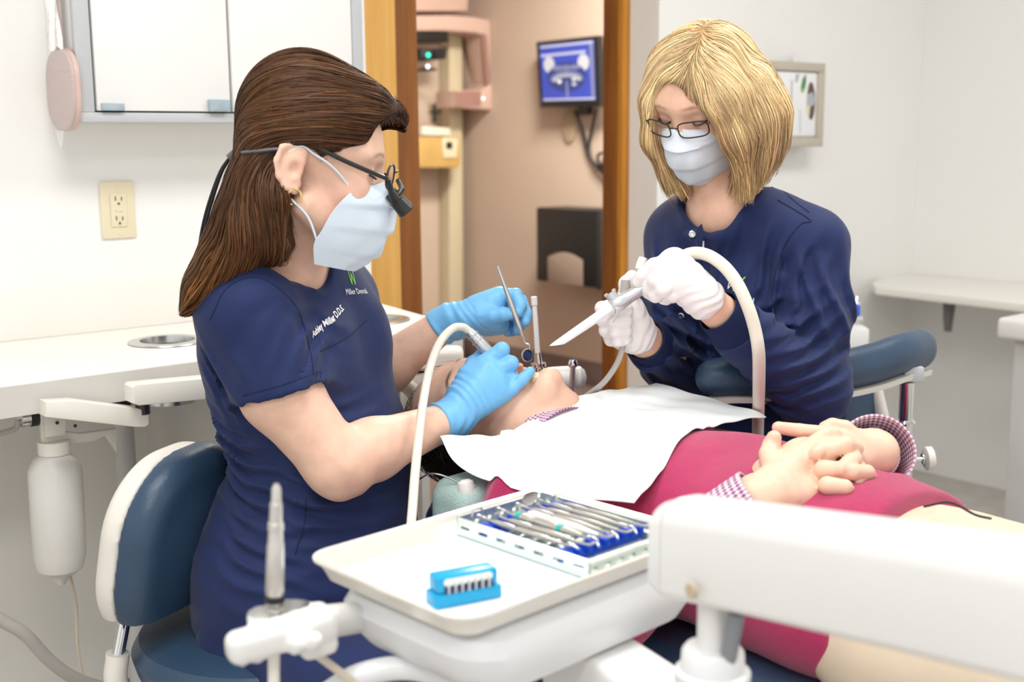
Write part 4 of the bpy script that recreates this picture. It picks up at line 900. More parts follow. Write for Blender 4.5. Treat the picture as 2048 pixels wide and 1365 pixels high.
# ------------------------------------------------------------------ dentist
a20 = radians(20); dF = V(cos(a20), -sin(a20), 0); dL = V(sin(a20), cos(a20), 0); Z3 = V(0, 0, 1)
dent = thing('person', 'seated woman in navy scrubs with long brown hair, loupes and blue gloves', 'person', at(600, 1300, 1.82)*V(1, 1, 0)+V(0, 0, .46))
hf = nrm(V(cos(radians(5))*cos(radians(11)), sin(radians(5))*cos(radians(11)), -sin(radians(11))))
ear = at(594, 340, 1.635); _f = Fr(ear, hf, Z3); dH = Fr(ear-_f.x*.072+_f.y*.012, hf, Z3, 1.0); EY = -.012
tor = [(at(578, 530, 1.80), .085, .07), (at(565, 590, 1.82), .155, .095), (at(580, 690, 1.83), .160, .112), (at(602, 790, 1.83), .152, .115), (at(652, 885, 1.83), .148, .118), (at(645, 985, 1.83), .165, .135), (at(618, 1120, 1.82), .190, .170), (at(612, 1200, 1.82), .190, .175)]
shR = at(492, 622, 1.675); elR = at(672, 928, 1.665); mdR = at(560, 785, 1.668); wrR = at(905, 838, 1.825)
shL = tor[1][0]+dL*.165+V(0, 0, -.03); elL = at(720, 775, 2.03); wrL = at(897, 643, 2.02)
# glove hand shapes (pixel, depth)
def PX(l): return [at(*p) for p in l]
handR_palm = [(wrR, at(975, 745, 1.855), .027, .020), (wrR, at(1000, 785, 1.85), .025, .018), (at(930, 800, 1.84), at(990, 765, 1.85), .026, .020), (at(940, 755, 1.86), at(975, 735, 1.865), .018, .016), (at(925, 790, 1.85), at(950, 735, 1.875), .022, .014)]
handR_fing = [(PX([(968, 728, 1.865), (1004, 700, 1.868), (1000, 722, 1.905), (1012, 748, 1.925)]), [.0135, .0105, .009, .008]),
              (PX([(985, 745, 1.858), (1022, 727, 1.862), (1012, 752, 1.895), (1024, 768, 1.91)]), [.013, .0105, .009, .008]),
              (PX([(995, 765, 1.852), (1020, 755, 1.862), (1010, 772, 1.885), (1018, 780, 1.90)]), [.0125, .0095, .0085, .0075]),
              (PX([(1000, 792, 1.848), (1024, 778, 1.85), (1044, 760, 1.855), (1060, 744, 1.86)]), [.0125, .0092, .0082, .0068]),
              (PX([(935, 770, 1.87), (947, 728, 1.90), (965, 712, 1.915), (985, 712, 1.92)]), [.016, .0115, .0105, .009])]
handL_palm = [(wrL, at(985, 608, 2.005), .025, .020), (at(915, 645, 2.015), at(985, 640, 2.005), .026, .024), (at(925, 652, 2.02), at(1000, 652, 2.02), .018, .014), (at(960, 615, 2.01), at(1000, 590, 2.015), .02, .013), (at(930, 640, 2.0), at(975, 636, 1.985), .022, .017)]
handL_fing = [(PX([(995, 592, 2.012), (1032, 590, 2.005), (1041, 612, 1.99), (1036, 626, 1.984)]), [.013, .0095, .0088, .0076]),
              (PX([(1000, 605, 2.02), (1042, 603, 2.02), (1052, 628, 2.0), (1050, 644, 1.993)]), [.0125, .0095, .0088, .0076]),
              (PX([(1000, 625, 2.03), (1035, 632, 2.035), (1040, 650, 2.025), (1035, 662, 2.015)]), [.012, .0092, .0085, .0072]),
              (PX([(985, 645, 2.035), (1015, 650, 2.045), (1024, 662, 2.04), (1015, 665, 2.03)]), [.011, .0085, .0078, .0068]),
              (PX([(950, 640, 1.995), (985, 633, 1.976), (1006, 629, 1.972), (1020, 628, 1.972)]), [.0165, .012, .0105, .009])]
def add_hand(sd, palm, fing, off=0., kp=.012, kf=.004):
    sd.add([rc(*p) for p in palm], kp, off)
    for p, r in fing: sd.add(chain(p, r), kf, off)
# body
sd = SDF((-.56, 1.50, .50), (.06, 2.12, 1.42), .0035)
for (c0_, w0_, d0_), (c1_, w1_, d1_) in zip(tor[:-1], tor[1:]): sd.add(ec(c0_, c1_, dL, (w0_-.012, d0_-.012), (w1_-.012, d1_-.012)), .02)
neckb = at(575, 540, 1.80)
head_prims(sd, dH, ey=EY)
sd.add(ec(dH(0, -.018, -.045), neckb, dL, (.050, .052), (.056, .056)), .02); sd.add(rc(neckb, shR, .05, .05), .03); sd.add(rc(neckb, shL, .05, .05), .03)
def arm(sd, sh, e, w_, r, k=.02): m = sh*.55+e*.45; f = e*.7+w_*.3; sd.add([rc(sh, m, r[0], r[1]), rc(m, e, r[1], r[2])], k); sd.add([rc(e, f, r[2], r[3])], .015); sd.add([rc(f, w_, r[3], r[4])], k)
sd.add([rc(shR, mdR, .050, .055), rc(mdR, elR, .055, .044)], .02); sd.add([rc(elR, elR*.7+wrR*.3, .044, .044), rc(elR*.7+wrR*.3, wrR, .044, .027)], .02); sd.add(rc(at(684, 972, 1.66), at(700, 960, 1.665), .014, .02), .03)
arm(sd, shL, elL, wrL, (.050, .048, .042, .043, .027))
add_hand(sd, handR_palm, handR_fing); add_hand(sd, handL_palm, handL_fing)
sobj('body', sd, 'skin', dent, colfn=skin_col(dH))
# scrub top
g = SDF((-.56, 1.50, .48), (-.02, 2.14, 1.12), .004)
for (c0_, w0_, d0_), (c1_, w1_, d1_) in zip(tor[:-1], tor[1:]): g.add(ec(c0_, c1_, dL, (w0_, d0_), (w1_, d1_)), .03)
for s in (-1, 1):
    b = at(608, 700, 1.83)+dL*s*.075+dF*.050; g.add(el(b, (.070, .052, .075), np.array([dL, dF, Z3])), .05)
g.add(rc(neckb+V(0, 0, -.01), shR, .055, .062), .04); g.add(rc(neckb+V(0, 0, -.01), shL, .055, .062), .04)
def sleeve(base, sh, hem, r0, r1, armp, k=.03):
    s_ = SDF(base.lo, base.lo+base.h*(base.n-1), base.h); s_.F = s_.F[:base.n[0], :base.n[1], :base.n[2]]; s_.n = np.array(s_.F.shape); s_.ax = [q[:n_] for q, n_ in zip(s_.ax, s_.n)]
    d = nrm(hem-sh); s_.add([rc(sh, hem+d*.03, r0, r1)], .01)
    return s_, d
hemR = at(562, 786, 1.668); s_, d = sleeve(g, shR, hemR, .066, .0725, None)
cutn = nrm(d+V(-.12, 0, -.10)); s_.plane(hemR, cutn); s_.cut(rc(shR*.2+hemR*.8, hemR+d*.06, .0610, .0655), .003); merge(g, s_, .03)
hemL = shL*.45+elL*.55; s2, d2_ = sleeve(g, shL, hemL, .066, .065, None); s2.plane(hemL, d2_); s2.cut(rc(shL*.2+hemL*.8, hemL+d2_*.2, .054, .056), .003); merge(g, s2, .03)
# V neck
vb = at(668, 580, 1.745)
g.cut([rc(dH(0, -.02, -.06), neckb+V(.0, 0, .05), .072, .075), rc(at(592, 500, 1.775), at(660, 572, 1.735), .060, .010), rc(at(578, 498, 1.705), at(662, 574, 1.700), .048, .008), rc(at(600, 500, 1.74), at(664, 576, 1.71), .055, .008)], .006)
# folds
for pts, r, am in (([(470, 700, 1.60), (500, 640, 1.6), (560, 600, 1.62), (600, 640, 1.65), (622, 740, 1.67)], .010, -.004), ([(645, 700, 1.66), (720, 650, 1.72), (760, 640, 1.75)], .005, -.002), ([(640, 690, 1.66), (720, 655, 1.70)], .012, .003),
                   ([(520, 900, 1.68), (620, 940, 1.66), (760, 930, 1.68)], .012, .005), ([(460, 940, 1.72), (560, 980, 1.67), (640, 1000, 1.66)], .010, .005), ([(470, 985, 1.72), (560, 1010, 1.67)], .008, -.004),
                   ([(690, 850, 1.68), (770, 850, 1.70), (820, 830, 1.74)], .012, .005), ([(660, 880, 1.67), (760, 890, 1.69), (840, 890, 1.75)], .010, .005), ([(420, 1040, 1.72), (520, 1060, 1.66), (620, 1050, 1.65)], .012, .004),
                   ([(440, 800, 1.68), (430, 700, 1.66), (455, 620, 1.64)], .012, -.004), ([(600, 620, 1.66), (690, 640, 1.72)], .008, .002), ([(590, 590, 1.67), (670, 620, 1.72)], .008, .002)):
    g.fold([at(*p) for p in pts], r, am)
g.disp(lambda x, y, z: .0016*np.sin(38*x+22*z+9*y)*np.sin(17*z-11*x)+.0009*np.sin(90*z+40*x+20*y)*np.exp(-((z-.80)/.12)**2))
for c, rad, d, wl, am in (((500, 960, 1.70), .07, (.25, 0, 1), .028, .006), ((620, 1010, 1.66), .08, (.1, 0, 1), .034, .005), ((740, 880, 1.70), .06, (-.2, 0, 1), .026, .006), ((460, 760, 1.66), .06, (1, 0, .5), .030, .004), ((600, 700, 1.66), .05, (1, 0, -.6), .026, .004),
                          ((680, 640, 1.70), .05, (.6, 0, .7), .020, .002), ((520, 1090, 1.67), .08, (.35, 0, 1), .032, .005), ((800, 930, 1.72), .06, (-.1, 0, 1), .03, .005), ((450, 870, 1.72), .05, (.5, 0, 1), .024, .005)): pleats(g, at(*c), rad, d, wl, am)
top = sobj('scrub_top', g, 'navy_cloth', dent, relax=3)
tb = bvh_of(top)
# pants
p = SDF((-.56, 1.36, .40), (.20, 2.1, .78), .005)
hipc = at(605, 1215, 1.82); p.add(ec(at(612, 1150, 1.82), hipc+V(0, 0, -.03), dL, (.186, .165), (.19, .16)), .02)
for s in (-1, 1):
    h0 = hipc+dL*s*.09+V(0, 0, -.02); kn = h0+nrm(V(.70, -.71, 0)+dL*s*.10)*.42+V(0, 0, .01); p.add(rc(h0, kn, .088, .066), .03)
p.disp(lambda x, y, z: .003*np.sin(50*x+20*z)*np.sin(30*y-9*z))
sobj('scrub_trousers', p, 'navy_cloth', dent)
# legs down to the floor (hidden from here by the tray)
for s in (-1, 1):
    p = SDF((-.35, 1.25, 0), (.35, 1.95, .62), .008); h0 = hipc+dL*s*.09+V(0, 0, -.02); kn = h0+nrm(V(.70, -.71, 0)+dL*s*.10)*.42; ft = V(kn[0], kn[1], .06)-dF*.02; p.add(rc(kn, ft, .058, .044), .02); p.add(rc(ft-V(0, 0, .025), ft+dF*.12-V(0, 0, .03), .038, .026), .015)
    p.plane((0, 0, .002), (0, 0, -1)); sobj('lower_leg', p, 'navy_cloth', dent)
# gloves
def glove(name, palm, fing, wr, wdir, m, par, cuff=.055, r0=.030, r1=.034, h=.0019, wrinkle=None):
    P = np.array([q for a in fing for q in a[0]]+[p_[i] for p_ in palm for i in (0, 1)]+[wr+wdir*cuff]); s_ = SDF(P.min(0)-.042, P.max(0)+.042, h)
    add_hand(s_, palm, fing, .0014, .012); c1_ = wr+wdir*cuff
    s_.add(rc(wr, c1_, r0, r1), .012); s_.plane(c1_-wdir*.012, wdir)
    s_.cut(rc(wr+wdir*cuff*.45, c1_+wdir*.05, r0-.004, r1-.0016), .002)
    ax = wdir; s_.disp(lambda x, y, z: .0011*np.sin(((x-wr[0])*ax[0]+(y-wr[1])*ax[1]+(z-wr[2])*ax[2])*420+4*np.sin(60*z+45*x))*np.clip(1-np.abs((x-wr[0])*ax[0]+(y-wr[1])*ax[1]+(z-wr[2])*ax[2]+.01)/.055, 0, 1))
    if wrinkle: wrinkle(s_)
    return sobj(name, s_, m, par)
glove('glove', handR_palm, handR_fing, wrR, nrm(elR-wrR), 'nitrile_blue', dent, .045, .030, .036)
def wr_l(s_):
    for k in range(9): s_.fold([at(952+6*k, 612+1.2*k, 1.985), at(956+5.5*k, 632, 1.97), at(966+5*k, 650, 1.985)], .0028, .0016)
glove('glove', handL_palm, handL_fing, wrL, nrm(elL-wrL), 'nitrile_blue', dent, .036, .030, .035, wrinkle=wr_l)
# mask
obj('face_mask', sheet(mask_grid(dH), .0014), 'mask_blue', dent, sharp=60)
for s in (-1, 1):
    obj('ear_loop', MB().tube(spl([dH(s*.060, .062, -.012), dH(s*.072, .035, .012), dH(s*.0765, .006, .026), dH(s*.079, -.010, .033), dH(s*.080, -.026, .022)], 6), .0016, 8), 'mask_blue', dent)
    obj('ear_loop', MB().tube(spl([dH(s*.066, .030, -.092), dH(s*.071, .012, -.060), dH(s*.075, -.016, -.038), dH(s*.079, -.030, -.022)], 6), .0017, 8), 'mask_blue', dent)
    obj('eyelashes', MB().tube(spl([dH(s*.020, .088, .008), dH(s*.030, .0935, .0055), dH(s*.040, .091, .007), dH(s*.047, .084, .010)], 5), .0014, 6), 'lash', dent)
er = [dH(.0805, -.009+.009*cos(a), -.036+.011*sin(a)) for a in np.linspace(-1.0, 4.6, 26)]
obj('earring', MB().tube(er, [.0012]*6+[.0018]*14+[.0012]*6, 8), 'gold', dent)
# loupes
lp = thing('dental_loupes', 'black dental loupes with strap worn by the brown-haired woman', 'loupes', dH(0, .1, .02))
for s in (-1, 1):
    cx, cy, cz = s*.034, .112, .012
    ring = [(cx+.024*cos(a)*(1 if abs(cos(a)) < .99 else 1), .118-.35*abs(cx+.024*cos(a))**1.2*.9, cz+.017*np.sign(sin(a))*abs(sin(a))**.8) for a in np.linspace(0, 2*pi, 33)[:-1]]
    rp = [dH(*q) for q in ring]; obj('lens_rim', MB().tube(rp+[rp[0]], .0014, 8), 'black_plastic', lp)
    mb = MB(); mb.v = [tuple(q) for q in rp]; mb.f = [tuple(range(len(rp)))]; obj('lens', mb, 'lens', lp)
    obj('temple_arm', MB().tube(spl([dH(s*.060, .108, .010), dH(s*.070, .08, .016), dH(s*.0755, .04, .026), dH(s*.080, -.004, .0385), dH(s*.081, -.026, .036)], 6), [.0036]*14+[.0032]*11, 10, flat=.9), 'black_plastic', lp)
    ta, tb_ = dH(s*.030, .128, -.010), dH(s*.026, .172, -.034)
    obj('telescope', MB().lathe([(0, .0085), (.014, .0085), (.015, .0105), (.026, .0115), (.034, .0125), (.036, .0105)], dH(s*.030, .116, -.010), dH(s*.026, .148, -.036), 24), 'black_plastic', lp)
    obj('telescope_mount', MB().tube([dH(s*.012, .124, .008), dH(s*.028, .132, -.002), dH(s*.030, .128, -.010)], .0035, 8), 'dark_metal', lp)
    obj('side_shield', MB().tube([dH(s*.058, .110, .008), dH(s*.052, .118, -.012), dH(s*.044, .124, -.026)], [.0045, .004, .0025], 8, flat=.4), 'black_plastic', lp)
obj('bridge', MB().tube(spl([dH(-.012, .117, .018), dH(0, .121, .021), dH(.012, .117, .018)], 4), .0016, 8), 'black_plastic', lp)
obj('strap_far', MB().tube(spl([dH(-.081, -.026, .036), dH(-.090, -.05, .03), dH(-.06, -.105, .025), at(476, 306, 1.71)], 6), .0036, 10), 'rubber_grey', lp)
obj('slider', MB().tube([at(480, 303, 1.705), at(468, 309, 1.71), at(458, 317, 1.71)], [.006, .0065, .0058], 12), 'rubber_grey', lp)
for dx in (0, 5): obj('strap_cord', MB().tube(spl([at(462, 312, 1.71), at(440+dx*.6, 345, 1.71), at(418+dx, 405, 1.712), at(404+dx, 460, 1.715), at(394+dx*1.3, 525, 1.72)], 8), .0024, 8), 'black_plastic', lp)
# lettering on the top
ex = nrm(at(692, 618, 1.70)-at(628, 657, 1.68)); 
ex = nrm(dL*.72+dF*.45+V(0, 0, .22)); ey = nrm(V(0, 0, 1)-ex*ex[2]); ey = nrm(ey*1.0)
o_ = at(659, 642, 1.68); n_ = -nrm(ray(659, 642)); h = tb.ray_cast(Vector(CAM), Vector(-n_), 4)
if h[0] is not None: o_ = np.array(h[0])
ex = nrm(at(692, 619, 1.735)-at(627, 658, 1.675)); ey = nrm(np.cross(nrm(np.cross(ex, Z3)), ex)*-1); ey = ey if ey[2] > 0 else -ey
me = text_mesh('Ashley Miller D.D.S.', .0125, .0004); decal('name_embroidery', me, o_, ex, ey, tb, 'thread_white', top)
h = tb.ray_cast(Vector(CAM), Vector(ray(712, 584)), 4); o2 = np.array(h[0]) if h[0] is not None else at(712, 584, 1.75)
ex2 = nrm(at(735, 590, 1.80)-at(690, 572, 1.74)); ex2 = nrm(dL+V(0, 0, -.1)); ey2 = nrm(V(-.35, 0, .9))
decal('logo_embroidery', text_mesh('Miller Dental', .013), o2, ex2, ey2, tb, 'thread_white', top)
decal('logo_mark', stroke_bm([[(-.012, .034), (-.006, .012), (.0, .03), (.006, .012), (.012, .034)]], .0028), o2, ex2, ey2, tb, 'thread_green', top)
seam('seam', [(640, 703), (690, 678), (735, 640)], tb, 'navy_seam', top); seam('seam', [(500, 502), (502, 545)], tb, 'navy_seam', top, .0007); seam('sleeve_seam', [(420, 640), (455, 575), (520, 556), (590, 610), (620, 700), (628, 752)], tb, 'navy_seam', top); seam('seam', [(612, 1000), (608, 1050), (590, 1110)], tb, 'navy_seam', top); seam('hem_line', [(484, 792), (560, 772), (640, 743)], tb, 'navy_seam', top, .0006)
# hair
hs_ = SDF((-.60, 1.53, .93), (-.13, 1.86, 1.43), .0035)
hs_.add(el(dH(0, -.006, .062), (.083, .098, .086), dH.R), .02)
hs_.add(el(dH(0, -.025, .080), (.076, .078, .080), dH.R), .03)
hs_.add(el(dH(0, .045, .085), (.066, .062, .050), dH.R), .03)
hs_.add([rc(dH(-.03, .088, .098), dH(-.045, .104, .078), .016, .010)], .02); hs_.add(rc(dH(.03, .07, .11), dH(-.03, .105, .093), .018, .016), .02)
fallc = [(at(546, 320, 1.71), .080, .050), (at(536, 395, 1.71), .082, .052), (at(512, 450, 1.71), .086, .050), (at(474, 506, 1.715), .085, .038), (at(434, 556, 1.72), .075, .026), (at(402, 598, 1.725), .055, .012)]
for (c0_, w0_, d0_), (c1_, w1_, d1_) in zip(fallc[:-1], fallc[1:]): hs_.add(ec(c0_, c1_, V(0, 1, 0), (w0_, d0_), (w1_, d1_)), .025)
hs_.add([rc(at(552, 400, 1.645), at(560, 480, 1.655), .026, .020), rc(at(560, 470, 1.66), at(566, 512, 1.675), .018, .008)], .02)
# keep the face and ear free
hs_.cut(el(dH(0, .085, -.012), (.120, .088, .074), dH.R), .010)
hs_.cut(el(dH(0, .105, .048), (.085, .040, .050), dH.R), .010)
for s in (-1, 1): hs_.cut(el(dH(s*.088, -.006, .002), (.040, .030, .036), dH.R), .006); hs_.cut(el(dH(s*.07, .045, -.06), (.06, .06, .07), dH.R), .006)
hs_.cut(rc(dH(0, .02, -.08), neckb+dF*.075, .05, .05), .006)
hs_.fold([at(478, 302, 1.71), at(500, 303, 1.65), at(560, 300, 1.63)], .012, -.004)
def browncol(P):
    n = len(P); z = np.clip((1.17-P[:, 2])/.22, 0, 1)[:, None]; a = np.array((.075, .032, .013)); b = np.array((.24, .105, .030)); c = a*(1-z)+b*z; return c*np.exp(rng.normal(0, .32, (n, 1))+.28*np.sin(140*P[:, :1]+190*P[:, 2:3]))*(1+rng.normal(0, .05, (n, 3)))
hair = sobj('hair', hs_, 'hair', dent, colfn=lambda v: np.tile((.065, .030, .016), (len(v), 1)))
G = [[dH(.03, .10, .085), dH(.055, .06, .085), dH(.080, .0, .070), dH(.075, -.06, .055), dH(.045, -.115, .03), at(500, 400, 1.67), at(470, 480, 1.67), at(420, 570, 1.69), at(375, 640, 1.71)],
     [dH(.02, .09, .125), dH(.045, .04, .14), dH(.06, -.03, .14), dH(.055, -.09, .11), dH(.04, -.125, .05), at(480, 400, 1.69), at(440, 500, 1.70), at(395, 580, 1.72), at(368, 640, 1.73)],
     [dH(.065, .07, .055), dH(.080, .03, .055), dH(.085, -.02, .042), dH(.075, -.06, .02), dH(.07, -.05, -.04), at(540, 430, 1.635), at(540, 500, 1.65), at(510, 560, 1.66)],
     [dH(.075, -.02, .0), at(570, 370, 1.635), at(572, 430, 1.64), at(572, 480, 1.65), at(580, 540, 1.67)],
     [dH(-.02, .09, .12), dH(-.05, .03, .13), dH(-.06, -.05, .12), dH(-.05, -.11, .05), at(480, 420, 1.75), at(430, 520, 1.75), at(380, 610, 1.75), at(366, 640, 1.75)],
     [dH(.0, .075, .125), dH(-.035, .108, .090), dH(-.05, .115, .065)],
     [dH(-.06, .06, .06), dH(-.083, .0, .05), dH(-.07, -.08, .03), at(520, 420, 1.78), at(460, 520, 1.78)]]
def avd(v): q = dH.loc(v); return (q[:, 1] > -.012) & (q[:, 2] < .030) & (q[:, 2] > -.12)
strands('hair_strands', hs_, surf_roots(hs_, 7500, lambda v: dH.loc(v)[:, 2] > .02), G, 30, .0095, .0013, browncol, hair, lift=(.0005, .004), sink=.03, jit=.05, avoid=avd)
strands('hair_strands', hs_, surf_roots(hs_, 6000, lambda v: dH.loc(v)[:, 2] < .03), G, 16, .009, .0012, browncol, hair, lift=(.0005, .006), sink=.03, jit=.07, avoid=avd)

hbv = bvh_of(hair); stp = [dH(.081, -.026, .036)]
for px, py in ((566, 297), (545, 299), (522, 302), (502, 304), (488, 305)):
    h = hbv.ray_cast(Vector(CAM), Vector(ray(px, py)), 4); q = np.array(h[0]) if h[0] is not None else at(px, py, 1.66); stp.append(q-nrm(ray(px, py))*.007)
stp += [at(474, 307, 1.70)]
obj('strap', MB().tube(spl(stp, 6), [.0034]*8+[.0045]*29, 10, flat=.6), 'rubber_grey', lp)
# ------------------------------------------------------------------ assistant
ay = radians(50); aF = V(-cos(ay), -sin(ay), 0); aL = V(sin(ay), -cos(ay), 0)    # facing, and her left
asst = thing('person', 'seated woman in navy jacket with blond bob, glasses and white gloves', 'person', at(1500, 900, 2.15)*V(1, 1, 0)+V(0, 0, .48))
fy, fp = radians(40), radians(33)
hf = V(-sin(fy)*cos(fp), -cos(fy)*cos(fp), -sin(fp)); eye = at(1360, 240, 1.965)
_f = Fr((0, 0, 0), hf, V(.06, 0, 1)); aH = Fr(eye-(_f.y*.092+_f.z*.014)*.94, hf, V(.06, 0, 1), .94)
nb = at(1452, 420, 2.06)
tor = [(nb, .08, .065), (at(1476, 475, 2.10), .155, .090), (at(1480, 570, 2.12), .165, .115), (at(1480, 680, 2.13), .155, .118), (at(1480, 790, 2.14), .155, .12), (at(1480, 930, 2.15), .175, .14), (at(1480, 1010, 2.16), .18, .15)]
sL = at(1622, 492, 2.0); eL = at(1622, 782, 1.945); wL = at(1408, 598, 1.832)
sR = at(1368, 475, 2.19); eR = at(1345, 722, 2.09); wR = at(1272, 668, 1.915)
aLh_palm = [(wL, at(1340, 530, 1.835), .026, .020), (wL, at(1342, 570, 1.822), .025, .018), (at(1392, 582, 1.835), at(1345, 545, 1.83), .027, .022), (at(1382, 556, 1.85), at(1350, 520, 1.845), .023, .018)]
aLh_fing = [(PX([(1342, 528, 1.835), (1308, 532, 1.835), (1286, 552, 1.84), (1276, 565, 1.845)]), [.0135, .0105, .0092, .0080]),
            (PX([(1340, 548, 1.828), (1312, 562, 1.818), (1299, 578, 1.832), (1296, 586, 1.845)]), [.013, .0105, .0092, .0082]),
            (PX([(1345, 566, 1.822), (1328, 580, 1.810), (1312, 592, 1.825), (1308, 594, 1.845)]), [.0125, .0100, .0090, .0080]),
            (PX([(1352, 580, 1.825), (1345, 592, 1.815), (1330, 598, 1.835), (1325, 595, 1.85)]), [.0115, .0088, .0080, .0072]),
            (PX([(1395, 570, 1.86), (1350, 545, 1.875), (1318, 556, 1.875), (1296, 566, 1.87)]), [.017, .0125, .0108, .009])]
aRh_palm = [(wR, at(1262, 628, 1.905), .026, .022), (wR, at(1248, 672, 1.905), .024, .019), (at(1268, 655, 1.91), at(1225, 640, 1.90), .026, .018), (at(1262, 615, 1.915), at(1215, 622, 1.905), .018, .014), (at(1255, 676, 1.91), at(1225, 672, 1.905), .017, .014)]
aRh_fing = [(PX([(1214, 616, 1.908), (1204, 617, 1.885), (1226, 620, 1.866), (1256, 620, 1.872)]), [.0105, .0096, .0088, .0078]),
            (PX([(1216, 638, 1.906), (1206, 640, 1.880), (1228, 642, 1.862), (1254, 642, 1.868)]), [.0105, .0098, .0090, .0080]),
            (PX([(1220, 658, 1.906), (1212, 661, 1.882), (1230, 663, 1.864), (1254, 662, 1.870)]), [.0104, .0095, .0087, .0078]),
            (PX([(1228, 676, 1.908), (1222, 680, 1.888), (1236, 682, 1.872), (1254, 680, 1.876)]), [.0098, .0088, .0080, .0072]),
            (PX([(1262, 625, 1.905), (1254, 592, 1.905), (1254, 568, 1.90), (1264, 554, 1.895)]), [.0165, .0130, .0115, .0095])]
sd = SDF((.12, 1.76, .55), (.62, 2.36, 1.46), .0035)
for (c0_, w0_, d0_), (c1_, w1_, d1_) in zip(tor[:-1], tor[1:]): sd.add(ec(c0_, c1_, aL, (w0_-.014, d0_-.014), (w1_-.014, d1_-.014)), .02)
head_prims(sd, aH, skq=.84)
sd.add(ec(aH(0, -.02, -.05), nb, aL, (.050, .052), (.058, .056)), .02); sd.add(rc(nb+V(0, 0, .0), sR, .042, .042), .03); sd.add(rc(nb, sL, .042, .042), .03)
arm(sd, sL, eL, wL, (.045, .042, .038, .038, .027)); arm(sd, sR, eR, wR, (.045, .042, .038, .038, .027))
add_hand(sd, aLh_palm, aLh_fing); add_hand(sd, aRh_palm, aRh_fing)
sobj('body', sd, 'skin', asst, colfn=skin_col(aH, (.80, .50, .36), (.30, .17, .10)))
# jacket
g = SDF((.12, 1.78, .60), (.66, 2.40, 1.14), .004)
for (c0_, w0_, d0_), (c1_, w1_, d1_) in zip(tor[:-1], tor[1:]): g.add(ec(c0_, c1_, aL, (w0_, d0_), (w1_, d1_)), .03)
for s in (-1, 1): g.add(el(at(1478, 590, 2.12)+aL*s*.075+aF*.075, (.07, .06, .075), np.array([aL, aF, Z3])), .05)
g.add(rc(nb+V(0, 0, -.01), sR, .058, .062), .04); g.add(rc(nb+V(0, 0, -.01), sL, .056, .057), .04)
cuffL = eL*.28+wL*.72; cuffR = eR*.35+wR*.65
for sh, e, cu, rr_ in ((sL, eL, cuffL, (.058, .064, .060, .045)), (sR, eR, cuffR, (.060, .058, .054, .042))):
    m_ = sh*.5+e*.5; s_ = SDF(g.lo, g.lo+g.h*(g.n-1), g.h); s_.F = s_.F[:g.n[0], :g.n[1], :g.n[2]]; s_.n = np.array(s_.F.shape); s_.ax = [q[:n_] for q, n_ in zip(s_.ax, s_.n)]
    d = nrm(cu-e); s_.add([rc(sh, m_, rr_[0], rr_[1]), rc(m_, e, rr_[1], rr_[2])], .02); s_.add(rc(e, cu+d*.02, rr_[2], rr_[3]), .03); s_.plane(cu, d)
    merge(g, s_, .025)
# round neck and open placket
g.cut([rc(aH(0, -.02, -.07), nb+V(0, 0, .03), .068, .070), rc(nb+aF*.04+V(0, 0, .030), at(1422, 455, 1.985)+aF*.03, .070, .026)], .006)
g.cut(rc(at(1420, 455, 1.96), at(1402, 500, 1.955)+aF*.02, .018, .006), .004)
for pts, r, am in (([(1405, 500, 1.97), (1400, 560, 1.965), (1395, 640, 1.97), (1375, 760, 1.985)], .006, -.003), ([(1540, 620, 1.98), (1545, 560, 1.97), (1600, 510, 1.95), (1640, 500, 1.95)], .012, -.005),
                   ([(1600, 690, 1.90), (1560, 690, 1.90), (1530, 665, 1.91)], .014, .007), ([(1680, 740, 1.94), (1620, 720, 1.89), (1560, 700, 1.88)], .010, .006), ([(1680, 700, 1.94), (1640, 680, 1.89), (1570, 655, 1.90)], .012, -.006),
                   ([(1640, 790, 1.90), (1600, 750, 1.88), (1540, 720, 1.88)], .010, -.005), ([(1560, 560, 1.95), (1580, 600, 1.93), (1560, 650, 1.93)], .012, .006), ([(1330, 640, 2.02), (1370, 680, 2.0), (1400, 740, 2.0)], .012, .006),
                   ([(1300, 690, 2.0), (1340, 700, 2.0), (1380, 760, 2.0)], .010, -.006), ([(1340, 600, 2.05), (1350, 660, 2.02)], .012, .006), ([(1660, 560, 1.94), (1670, 640, 1.93)], .014, .004), ([(1430, 660, 1.97), (1420, 720, 1.97), (1440, 780, 1.98)], .012, .005)):
    g.fold([at(*p) for p in pts], r, am)
g.disp(lambda x, y, z: .0020*np.sin(34*x+26*z-19*y)*np.sin(21*z-15*x)+.0012*np.sin(75*z-50*x+20*y)*np.exp(-((z-.86)/.09)**2))
for c, rad, d, wl, am in (((1600, 720, 1.90), .075, (-.35, 0, 1), .030, .008), ((1540, 690, 1.92), .06, (-.6, 0, 1), .026, .007), ((1660, 600, 1.94), .07, (1, 0, .3), .04, .006), ((1580, 560, 1.96), .06, (1, 0, -.3), .032, .007), ((1370, 700, 2.02), .08, (.6, 0, 1), .030, .007), ((1320, 560, 2.08), .06, (1, 0, .2), .030, .006),
                          ((1440, 700, 2.0), .07, (1, 0, .6), .03, .006), ((1430, 540, 2.0), .07, (1, 0, -.2), .04, .004), ((1290, 710, 2.0), .05, (.8, 0, .6), .022, .006), ((1550, 790, 1.93), .05, (.5, 0, 1), .024, .006), ((1500, 480, 2.02), .06, (.9, 0, -.5), .04, .004)): pleats(g, at(*c), rad, d, wl, am)
jk = sobj('jacket', g, 'navy_cloth', asst); jb = bvh_of(jk)
